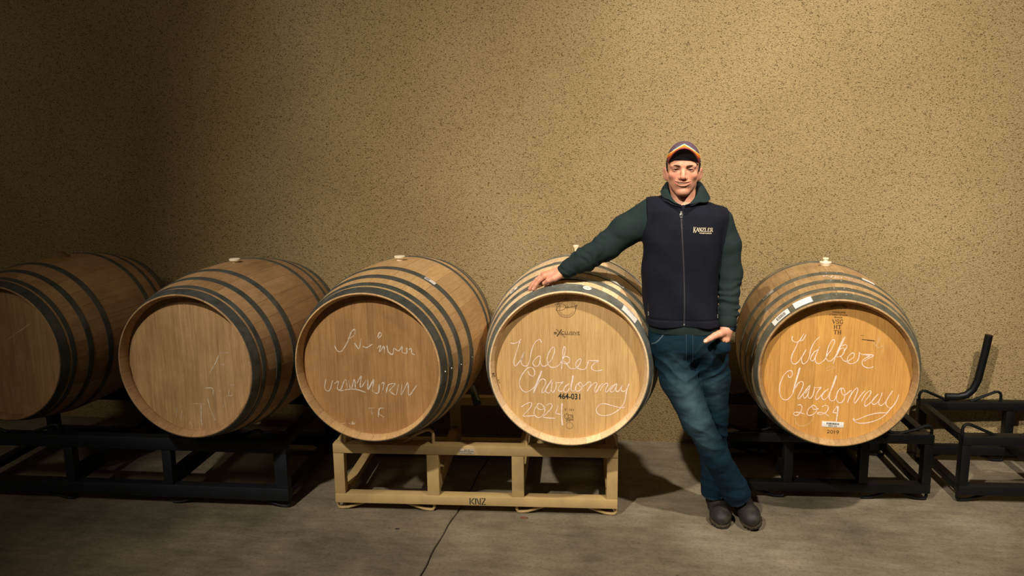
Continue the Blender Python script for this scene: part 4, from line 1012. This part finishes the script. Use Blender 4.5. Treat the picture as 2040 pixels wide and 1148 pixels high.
def bill(th, inset=0.0, name='bill', mat=None, zo=0.0):
    n, m_ = 28, 10; V = []; Fc = []
    for side in (0, 1):
        for i in range(n+1):
            u = -1 + 2*i/n
            for j in range(m_+1):
                v = j/m_*(1-inset); a = 1-u*u
                root = V3(.0620*u, -.040 - .034*a**.6, .0270 + .0150*a)
                edge = V3(.0600*u, -.052 - .062*a**.7, .0290 + .0560*a**.80)
                q = root*(1-v) + edge*v + V3(0, 0, .006*math.sin(v*PI)*a + zo)
                V.append(q + V3(0, 0, -th*side))
    W_ = m_+1; K_ = (n+1)*W_
    for i in range(n):
        for j in range(m_):
            a = i*W_+j; Fc += [(a, a+W_, a+W_+1, a+1), (K_+a, K_+a+1, K_+a+W_+1, K_+a+W_)]
        a = i*W_+m_; Fc.append((a, a+W_, K_+a+W_, K_+a)); a = i*W_; Fc.append((a, K_+a, K_+a+W_, a+W_))
    for i in (0, n):
        for j in range(m_): a = i*W_+j; Fc.append((a, a+1, K_+a+1, K_+a) if i == 0 else (a, K_+a, K_+a+1, a+1))
    mb = MB(); mb.add([tuple(x) for x in (fromhead(V) - ORG)], Fc); return mb.build(name, mat, capo)
bill(.0040, 0, 'bill', plain('bill_cloth', srgb(150, 52, 44), .85, 0, 500, .15, .2))
bill(.0012, .08, 'bill_lining', plain('bill_lining', srgb(26, 20, 20), .9), -.0043)
ed = []
for i in range(29):
    u = -1+2*i/28; a = 1-u*u; ed.append(V3(.0602*u, -.0525 - .062*a**.7, .0275 + .0560*a**.80))
mb = MB(); mb.tube([tuple(x) for x in fromhead(ed)-ORG], .0033, 8); mb.build('piping', plain('piping', srgb(164, 66, 58), .7), capo)
mb = MB(); mb.lathe([(.006, 0), (.0055, .002), (.003, .0035), (.0005, .004)], 14); bt = mb.build('button', plain('cap_button', srgb(88, 68, 80), .8), capo)
bt.location = Vector(fromhead([(0, .010, .1055)])[0]) - Vector(ORG)

# ---- torso garments
ZT = np.array([.86, .925, .94, 1.00, 1.08, 1.13, 1.20, 1.30, 1.36, 1.425, 1.455, 1.50])
XL = np.array([.042, .038, .036, .028, .019, .018, .013, .007, .010, .018, .030, .060])
XR = np.array([.360, .349, .345, .335, .327, .326, .330, .342, .350, .353, .340, .300])
YF = np.array([.098, .100, .101, .100, .100, .101, .106, .110, .106, .092, .080, .060])   # depth to the front
YB = np.array([.100, .100, .098, .092, .092, .094, .100, .104, .102, .092, .084, .070])
def torso_sdf(p, grow=0.0, hem=.950, hk=.006):
    z = p[:, 2]; xl = np.interp(z, ZT, XL)-grow; xr = np.interp(z, ZT, XR)+grow; cx = (xl+xr)/2; a = (xr-xl)/2
    y = p[:, 1] - 3.462; b = np.where(y < 0, np.interp(z, ZT, YF), np.interp(z, ZT, YB)) + grow; n_ = 2.5
    f = (np.abs((p[:, 0]-cx)/a)**n_ + np.abs(y/b)**n_ + 1e-9)**(1/n_); d = (f-1)*np.minimum(a, b)*.9
    x = p[:, 0]
    top = np.where(x < .172, 1.494 + grow - .10*(.172-x) - 1.2*np.maximum(.075-x, 0)**1.5, 1.494 + grow - .33*(x-.172)) - 1.6*np.abs(y)**1.6
    d = smax(d, (z-top)*.85, .030); d = smax(d, hem - z, hk)
    return d
def folds(p, s=1.0):
    a = vnoise(p*V3(1.0, 1.0, .55), 16, 2)*.0030 + vnoise(p*V3(1.3, .4, 1.1) + (p[:, 2:3]*.8)*V3(1, 0, 0), 9, 5)*.0042
    return a*s
def vest_sdf(p):
    x, y, z = p.T; d = torso_sdf(p) - folds(p)
    # soft diagonal drags from the chest to the zip and gathers over the hem band
    d = d - .0022*np.sin((x*38 + z*30)) * sst(-y+3.40, 0, .05)*sst(1.25-z, 0, .1)
    d = d + .0026*np.exp(-((z-.982)/.004)**2)                    # hem seam
    d = d + .0020*np.exp(-(((z-1.462) + .25*(x-.172))/.0035)**2)*(y < 3.44)   # yoke seam
    # zip channel
    xz = zipx(z); d = d + .0020*np.exp(-((x-xz)/.0055)**2)*(y < 3.42)
    # armholes
    for (c, r) in (((-.020, 3.478, 1.392), .066), ((.378, 3.482, 1.375), .064)):
        pass
    slR = cap(p, SHR, (-.055, 3.462, 1.343), .0735, .0695); slR = np.maximum(slR, (.0125 + .02*np.sin((z-1.30)*14)) - x)
    slL = cap(p, SHL, (.358, 3.480, 1.285), .0670, .0590); slL = np.maximum(slL, x - (.333 + .105*(z-1.23)))
    d = smin(d, slR, .012); d = smin(d, slL, .012)
    # neck opening
    d = smax(d, -cap(p, (.172, 3.440, 1.455), (.170, 3.420, 1.60), .050, .060), .006)
    return d
def zipx(z): return .187 - .0200*np.clip((z-.94)/.49, 0, 1) + .004*np.sin((z-.94)*9)
VEST = cloth('vest_softshell', srgb(20, 21, 30), 1400, .85, .12, .15)
vest = link('vest', iso_mesh('vest', vest_sdf, (-.02, 3.33, .91), (.40, 3.60, 1.53), .0038, ORG), VEST, man)
def front_y(x, z, f=None, y0=3.30, y1=3.46):
    f = f or vest_sdf; x = np.atleast_1d(x); z = np.atleast_1d(z); lo_ = np.full(x.shape, y0); hi_ = np.full(x.shape, y1)
    for _ in range(22):
        m_ = (lo_+hi_)/2; d = f(np.stack([x, m_, z], 1)); hi_ = np.where(d < 0, m_, hi_); lo_ = np.where(d < 0, lo_, m_)
    return hi_
def strip(name, xs, zs, w, proud, mat, parent, f=None, th=.002, flatn=3):
    """a band following the garment's front"""
    xs = np.asarray(xs, float); zs = np.asarray(zs, float); T = np.stack([np.gradient(xs), np.gradient(zs)], 1); T /= np.linalg.norm(T, axis=1)[:, None]
    V = []; n = len(xs)
    for k in range(flatn):
        o = (k/(flatn-1)-.5)*w; x = xs - T[:, 1]*o; z = zs + T[:, 0]*o; y = front_y(x, z, f) - proud*(1 if 0 < k < flatn-1 else .5)
        V.append(np.stack([x, y, z], 1))
    for k in range(flatn): V.append(V[k] + V3(0, th+proud, 0))
    A = np.concatenate(V) - ORG; fs = []
    for k in range(flatn-1):
        for i in range(n-1):
            fs += [(k*n+i, k*n+i+1, (k+1)*n+i+1, (k+1)*n+i), ((k+flatn)*n+i, (k+flatn+1)*n+i, (k+flatn+1)*n+i+1, (k+flatn)*n+i+1)]
    for i in range(n-1):
        fs += [(i, flatn*n+i, flatn*n+i+1, i+1), ((flatn-1)*n+i, (flatn-1)*n+i+1, (2*flatn-1)*n+i+1, (2*flatn-1)*n+i)]
    mb = MB(); mb.add([tuple(v) for v in A], fs); return mb.build(name, mat, parent)
zz = np.linspace(.956, 1.425, 60)
strip('zipper', zipx(zz), zz, .0055, .0008, plain('zip_tape', srgb(58, 54, 56), .5, .2), vest)
P = V3(zipx(1.424), front_y(zipx(1.424), 1.424)[0]-.004, 1.424) - ORG
mb = MB(); mb.box(tuple(P+V3(-.0035, -.004, -.004)), tuple(P+V3(.0035, .002, .006)), .001)
mb.tube([tuple(P+V3(*o)) for o in ((-.003, -.004, -.004), (-.0042, -.005, -.012), (-.0030, -.005, -.0175), (.0030, -.005, -.0175), (.0042, -.005, -.012), (.003, -.004, -.004))], .0013, 8, closed=True)
mb.build('zipper_pull', plain('zip_metal', srgb(214, 208, 196), .25, .7), vest)
P2 = V3(zipx(1.385)+.006, front_y(zipx(1.385)+.006, 1.385)[0]-.002, 1.385) - ORG
mb = MB(); mb.tube([tuple(P2+V3(-.004, 0, .016)), tuple(P2+V3(0, -.002, .002)), tuple(P2+V3(.002, -.002, -.012))], [.001, .0015, .0022], 8); mb.build('pull_cord', plain('cord_black', srgb(14, 14, 16), .7), vest)
P3 = V3(zipx(.966), front_y(zipx(.966), .966)[0]-.001, .966) - ORG
mb = MB(); mb.lathe([(.0035, 0), (.003, .0015), (.001, .002)], 12); sn = mb.build('snap', M['rivet'], vest); sn.location = tuple(P3); sn.rotation_euler = (PI/2, 0, 0)
# side pocket zips
for (xa, za, xb, zb) in ((.0410, 1.045, .0420, .985), (.3180, 1.035, .3230, .978)):
    xs = np.linspace(xa, xb, 8); zs = np.linspace(za, zb, 8); strip('pocket_zip', xs, zs, .004, .0008, M['black'], vest)
    yy = front_y(xb, zb+.02)[0]; Q = V3(xb, yy-.002, zb+.018) - ORG
    mb = MB(); mb.tube([tuple(Q+V3(0, 0, .008)), tuple(Q+V3(.001, -.002, 0)), tuple(Q+V3(.001, -.001, -.008))], [.0016, .0012, .0022], 8); mb.build('pocket_pull', M['rivet'], vest)
# chest embroidery
def stitch(parts, name, mat):
    V = []; Fq = []
    for v2, f2 in parts: k = len(V); V += list(v2); Fq += [tuple(i+k for i in f) for f in f2]
    V = np.array(V); th = -.045; cx, cz = .2525, 1.352
    X = cx + (V[:, 0]*math.cos(th) - V[:, 1]*math.sin(th)); Z = cz + (V[:, 0]*math.sin(th) + V[:, 1]*math.cos(th))
    Y = front_y(X, Z) - .0016; A = np.stack([X, Y, Z], 1) - ORG
    return link(name, mesh_from(name, A, Fq), mat, vest, smooth=False)
thread = plain('cream_thread', srgb(222, 204, 172), .7)
stitch([serif_geo('KANZLER', -.040, .037, -.002, .0135, .12, 1.15, True), text_geo('VINEYARDS', -.0170, .0330, -.0105, -.0055, .02)], 'embroidery', thread)

# fleece: sleeves, hem band, collar
def sleeve_wr(p, a, b, amp, f, seed):
    ab = b-a; t = ((p-a) @ ab)/(ab @ ab)*np.linalg.norm(ab)
    return amp*(.55+.45*vnoise(p, 14, seed+7))*np.sin(t*f + 4.5*vnoise(p, 16, seed) + 2.2*vnoise(p, 8, seed+1))
def fleece_sdf(p):
    d = torso_sdf(p, -.0075, .916)
    r1 = smin(cap(p, SHR, (-.055, 3.462, 1.343), .068, .064), cap(p, (-.055, 3.462, 1.343), ELR, .064, .056), .02)
    r1 = r1 - sleeve_wr(p, SHR, ELR, .0016, 60, 1)
    r2 = smin(cap(p, ELR, (-.225, 3.443, 1.220), .056, .0485), cap(p, (-.225, 3.443, 1.220), WRR, .0485, .037), .02) - sleeve_wr(p, ELR, WRR, .0040, 150, 2)
    l1 = smin(cap(p, SHL, (.358, 3.480, 1.285), .063, .054), cap(p, (.358, 3.480, 1.285), ELL_, .054, .0495), .02) - sleeve_wr(p, SHL, ELL_, .0016, 70, 3)
    l2 = cap(p, ELL_, WRL, .0495, .0350) - sleeve_wr(p, ELL_, WRL, .0032, 165, 4)*sst(1.16-p[:, 2], -.04, .03)
    l2 = smin(l2, ell(p, (.372, 3.432, 1.003), (.043, .040, .014)), .008)        # bunched above the cuff
    l2 = smin(l2, ell(p, (.374, 3.438, 1.030), (.0445, .042, .012)), .006)
    d = smin(d, smin(r1, r2, .018), .018); d = smin(d, smin(l1, l2, .018), .010)
    d = smax(d, -cap(p, (.172, 3.430, 1.475), (.170, 3.410, 1.60), .046, .060), .006)
    return d - vnoise(p, 30, 9)*.0012
FLEECE = cloth('fleece', srgb(33, 44, 44), 1100, .97, .22, .35)
fleece = link('fleece_sweater', iso_mesh('fleece_sweater', fleece_sdf, (-.35, 3.34, .89), (.46, 3.58, 1.52), .0042, ORG), FLEECE, man)
def cuff(a, b, r0, r1, name):
    a = V3(*a); b = V3(*b); n = 44; mb = MB(); ax = Vector(b-a).normalized(); ref = Vector((0, 0, 1)) if abs(ax.z) < .8 else Vector((1, 0, 0))
    u = ax.cross(ref).normalized(); w = ax.cross(u); V = []; fs = []; L_ = np.linalg.norm(b-a)
    prof = [(0, r0-.004), (0, r0), (.25, r0+.0015), (.6, r0+.001), (.95, r1), (1, r1-.002), (.9, r1-.006)]
    for t, r_ in prof:
        for k in range(n):
            an = 2*PI*k/n; rr = r_ + (.0007 if k % 2 else 0)
            V.append(tuple(Vector(a + (b-a)*t) - Vector(ORG) + u*(math.cos(an)*rr) + w*(math.sin(an)*rr)))
    for i in range(len(prof)-1):
        for k in range(n): fs.append((i*n+k, i*n+(k+1) % n, (i+1)*n+(k+1) % n, (i+1)*n+k))
    mb.add(V, fs); return mb.build(name, FLEECE, fleece)
cuff(WRR + (ELR-WRR)*.13, WRR - (ELR-WRR)*.055, .0375, .0335, 'cuff')
cuff((.3665, 3.424, .993), (.3650, 3.414, .949), .0345, .0310, 'cuff')
def collar(name, mat, parent, r0, ztop, zfront, open_deg, wing, drop, cx=.1715, cy=3.450, zb=1.448, th=.005, y_sq=.92, left=1.0):
    n, m_ = 56, 10; V = []
    for side in (0, 1):
        for i in range(n+1):
            t = -1 + 2*i/n; an = PI/2 + t*(PI - math.radians(open_deg)/2)          # t = 0 is the back of the neck
            fr = sst(np.array([abs(t)]), .42, 1.0)[0]; wg = math.exp(-((abs(t)-.58)/.20)**2)*(left if t > 0 else 1.0)
            for j in range(m_+1):
                v = j/m_; rise = 1-(1-min(v/.62, 1))**2; fall = max(0, (v-.62)/.38)**1.3
                top = ztop*(1-fr) + zfront*fr
                z = (zb - .022*fr) + (top - zb + .022*fr)*rise - drop*fall*wg
                r = r0 + .007*v + wing*wg*v**2.2 + .004*fr
                rr = r - th*side; zz_ = z - .002*side*fall
                V.append((cx + rr*math.cos(an), cy + rr*math.sin(an)*y_sq - .016*fr, zz_ + .0012*math.sin(i*1.3)*v))
    W_ = m_+1; K_ = (n+1)*W_; fs = []
    for i in range(n):
        for j in range(m_):
            a = i*W_+j; fs += [(a, a+W_, a+W_+1, a+1), (K_+a, K_+a+1, K_+a+W_+1, K_+a+W_)]
        a = i*W_+m_; fs.append((a, a+W_, K_+a+W_, K_+a)); a = i*W_; fs.append((a, K_+a, K_+a+W_, a+W_))
    for i in (0, n):
        for j in range(m_): a = i*W_+j; fs.append((a, a+1, K_+a+1, K_+a) if i == 0 else (a, K_+a, K_+a+1, a+1))
    mb = MB(); mb.add([tuple(np.array(v)-ORG) for v in V], fs); return mb.build(name, mat, parent, angle=60)
collar('collar', FLEECE, fleece, .0575, 1.542, 1.456, 14, .046, .052, left=.55)
collar('collar', VEST, vest, .070, 1.500, 1.450, 10, .016, .012, zb=1.440, left=.8)

# jeans
def ridge(t): return 1 - 2*np.abs(np.sin(t*.5))**.8
def jeans_sdf(p):
    x, y, z = p.T
    fl = chain(p, [(V3(.138, 3.468, .850), .086), (V3(.178, 3.462, .705), .079), (V3(.254, 3.462, .530), .0625), (V3(.352, 3.520, .335), .0570), (V3(.440, 3.590, .165), .0600), (V3(.468, 3.612, .105), .0600)], .02)
    bl = chain(p, [(V3(.290, 3.478, .850), .086), (V3(.316, 3.520, .705), .078), (V3(.334, 3.565, .530), .0625), (V3(.345, 3.625, .330), .0600), (V3(.358, 3.672, .150), .0580), (V3(.360, 3.680, .085), .0570)], .02)
    w = torso_sdf(p, -.013, .82, .09); w = smax(w, z-.955, .01)
    w2 = ell(p, (.207, 3.470, .875), (.157, .098, .085))
    wr = .0016*vnoise(p*V3(1, 1, 2.3), 15, 11) + .0010*vnoise(p*V3(1.4, 1.2, 3.2), 26, 12)
    creaseF = .0036*ridge((z*1.0 - np.abs(x-.20)*.8)*105 + 3*vnoise(p, 12, 13))*np.exp(-((z-.77)/.06)**2)
    creaseK = .0026*ridge((z + x*.5)*110 + 3*vnoise(p, 10, 14))*np.exp(-((z-.44)/.09)**2)
    creaseH = .0015*ridge(z*120 + 3*vnoise(p, 14, 15))*np.exp(-((z-.17)/.06)**2)
    # cut the legs at the hems, square to each shin
    axF = V3(.46-.352, 3.62-3.52, .105-.335); axF /= np.linalg.norm(axF); fl = smax(fl, (p - V3(.466, 3.600, .120)) @ axF, .004)
    axB = V3(.01, .09, -.32); axB /= np.linalg.norm(axB); bl = smax(bl, (p - V3(.358, 3.675, .100)) @ axB, .004)
    legs = smin(fl, bl, .004)
    d = smin(smin(fl, w2, .035), smin(bl, w2, .035), .005); d = smin(d, w, .03)
    # pocket mouth gap where the hand goes in
    d = smax(d, -ell(p, (.362, 3.372, .915), (.030, .026, .024)), .006)
    d = smin(d, ell(p, (.343, 3.404, .872), (.037, .046, .042)), .015)            # hand inside the pocket
    return d - wr - creaseF - creaseK - creaseH
def denim(vs):
    x, y, z = vs.T; c = np.tile(lin(9, 35, 48), (len(vs), 1)); n = vnoise(vs, 40, 21)*.5+.5; n2 = vnoise(vs*V3(1, 1, .35), 70, 22)*.5+.5
    fade = lin(84, 108, 116)
    def seg(a, b, r):
        return np.exp(-(np.maximum(cap(vs, a, b, 0, 0)-.0, 0)/r)**2)
    f1 = seg((.205, 3.39, .66), (.290, 3.40, .44), .058)*(y < 3.48); f2 = seg((.160, 3.38, .80), (.195, 3.39, .68), .055)*(y < 3.46)
    f3 = seg((.330, 3.42, .69), (.350, 3.44, .60), .050)*(y < 3.52); f4 = seg((.27, 3.37, .86), (.34, 3.38, .82), .03)*(y < 3.46)
    c = blend(c, fade, .46*f1*(.7+.5*n)); c = blend(c, fade, .20*f2*(.6+.6*n)); c = blend(c, fade, .30*f3*(.6+.6*n)); c = blend(c, fade, .15*f4)
    c = blend(c, lin(14, 34, 56), .45*sst(.42-z, 0, .25)*(.6+.6*n))
    # hems: pale worn edge and stitching
    axF = V3(.108, .10, -.23); axF /= np.linalg.norm(axF); tf = (vs - V3(.466, 3.600, .120)) @ axF
    axB = V3(.01, .09, -.32); axB /= np.linalg.norm(axB); tb = (vs - V3(.358, 3.675, .100)) @ axB
    inF = (x > .385)*(np.abs(tf+.002) < .005); inB = (x < .43)*(z < .16)*(np.abs(tb+.002) < .005)
    c = blend(c, lin(88, 104, 108), (inF | (inB > 0))*.4)
    s1 = (x > .385)*(np.abs(tf+.014) < .0016); s2 = (x < .43)*(z < .16)*(np.abs(tb+.014) < .0016)
    c = blend(c, lin(70, 88, 94), (s1 | s2)*.25)
    return c*(.82+.36*n2[:, None]*n[:, None]+.1)
MJ = cloth('denim', srgb(30, 60, 84), 1300, .85, .16, .3, vcol=True)
jeans = link('jeans', iso_mesh('jeans', jeans_sdf, (.0, 3.33, .05), (.58, 3.78, .97), .0042, ORG, denim), MJ, man)
# seams and pockets on the jeans' front
SEAM = plain('seam_thread', srgb(70, 84, 92), .8, 0, 600, .3); DKS = plain('seam_shadow_denim', srgb(20, 38, 56), .9)
fz = np.linspace(.93, .80, 16); fx = .2000 + .006*((.93-fz)/.13)
strip('fly_flap', fx+.010, fz, .026, .0012, cloth('denim_flap', srgb(10, 36, 49), 1300, .85, .16, .3), jeans, jeans_sdf, flatn=5)
strip('seam', fx+.022, fz, .0015, .0020, SEAM, jeans, jeans_sdf)
strip('seam', fx-.004, fz, .0015, .0016, SEAM, jeans, jeans_sdf)
tt = np.linspace(0, 1, 14)
strip('pocket_edge', .058 + .050*tt**1.3, .872 + .050*tt - .012*np.sin(tt*PI), .004, .0016, SEAM, jeans, jeans_sdf)
strip('pocket_edge', .316 + .062*tt, .912 - .012*np.sin(tt*PI*.5), .004, .0016, DKS, jeans, jeans_sdf)

# watch
wa = V3(.3655, 3.4125, .9475); wn = V3(-.01, -.28, -.96)
mb = MB(); ring = []
axw = Vector(wn).normalized(); u = axw.cross(Vector((0, 1, 0))).normalized(); w = axw.cross(u)
V = []; fs = []; n = 36
for (h_, r_) in ((-.010, .0268), (-.0085, .0282), (.0085, .0272), (.010, .0258), (.010, .0235), (-.010, .0245)):
    for k in range(n):
        a = 2*PI*k/n; V.append(tuple(Vector(wa)-Vector(ORG) + axw*h_ + u*(math.cos(a)*r_*1.08) + w*(math.sin(a)*r_*.95)))
for i in range(6):
    for k in range(n): fs.append((i*n+k, i*n+(k+1) % n, ((i+1) % 6)*n+(k+1) % n, ((i+1) % 6)*n+k))
mb.add(V, fs); watch = mb.build('watch', plain('watch_strap', srgb(22, 40, 56), .5), man)
watch['label'] = 'dark blue wristwatch'
mb = MB(); mb.box((-.0045, -.0165, -.0150), (.0045, .0165, .0150), .003); wf = mb.build('watch_case', plain('watch_case', srgb(16, 22, 28), .2, .4), watch)
wf.location = tuple(wa - ORG + V3(.0305, -.004, .001)); wf.rotation_euler = (0, math.radians(12), math.radians(-14))
mb = MB(); mb.box((-.0008, -.0135, -.0122), (.0008, .0135, .0122), .0004); wg = mb.build('watch_glass', plain('watch_glass', srgb(8, 12, 18), .05), wf); wg.location = (.0048, 0, 0)

# boots
def boot_upper(q):
    d = chain(q, [(V3(0, .085, .050), .040), (V3(0, .0, .048), .040), (V3(0, -.075, .040), .0385), (V3(0, -.115, .036), .034)], .03)
    d = smin(d, ell(q, (0, -.085, .046), (.0475, .062, .034)), .02)
    sh = cap(q, (0, .062, .06), (0, .072, .19), .046, .043); d = smin(d, sh, .03)
    d = smin(d, ell(q, (0, .090, .050), (.037, .040, .045)), .02)
    d = smax(d, .018 - q[:, 2], .004)
    # vamp crease, elastic gore and toe wrinkles
    d = d + .0020*np.exp(-((q[:, 1] + .035 + .25*q[:, 2])/.005)**2)*(q[:, 2] > .05)
    g = ((np.abs(q[:, 0]) > .030) & (q[:, 2] > .085) & (np.abs(q[:, 1]-.060) < .020)); d = d + .0020*g
    return d - .0012*vnoise(q, 40, 31) - .0010*np.sin(q[:, 1]*190)*np.exp(-((q[:, 1]+.02)/.03)**2)
def sole_sdf(q):
    x, y, z = q.T
    w = np.interp(y, [-.150, -.135, -.10, -.05, 0, .05, .10, .125, .135], [.005, .030, .048, .0500, .040, .037, .038, .028, .006])
    d = np.maximum(np.abs(x)-w, np.maximum(-.146-y, y-.132)); d = smax(d, np.maximum(z-.0265, -z), .004)
    d = smax(d, .010*sst(.020-np.abs(y-.045), 0, .006) - z, .002)
    lug = (np.sin(y*2*PI/.019) > .35)*(z < .011)*(np.abs(x) > w-.008); return d + .0035*lug
def make_boot(pos, rz, rx, ry, scale=.93):
    R = rotm(rx, ry, rz)
    def tf(vs): return (vs*scale) @ R.T + V3(*pos)
    def bootcol(vs):
        n = vnoise(vs, 34, 41)*.5+.5; c = np.tile(lin(33, 31, 28), (len(vs), 1)); c = blend(c, lin(70, 64, 50), .45*sst(n, .45, .9)*(vs[:, 1] < .0)); 
        c = blend(c, lin(24, 24, 24), ((np.abs(vs[:, 0]) > .030) & (vs[:, 2] > .085) & (np.abs(vs[:, 1]-.060) < .020))*.8); return c
    v, f = isosurface(boot_upper, (-.06, -.16, .0), (.06, .14, .20), .0026)
    c = bootcol(v); me = np_mesh('boot', tf(v), f, ORG, lambda _: c)
    o = link('boot', me, MBOOT, man)
    v, f = isosurface(sole_sdf, (-.06, -.16, -.01), (.06, .14, .04), .0026)
    n = vnoise(v, 50, 43)*.5+.5; cs = blend(np.tile(lin(44, 40, 33), (len(v), 1)), lin(98, 86, 66), .7*n*(v[:, 2] > .012)); me = np_mesh('sole', tf(v), f, ORG, lambda _: cs)
    link('sole', me, MBOOT, o)
    return o
MBOOT = vcolmat('boot_leather', .6, .3, 0, 90, .3, .2)
make_boot((.378, 3.655, .001), math.radians(4), 0, 0)
make_boot((.503, 3.640, .030), math.radians(10), math.radians(7), math.radians(-20))
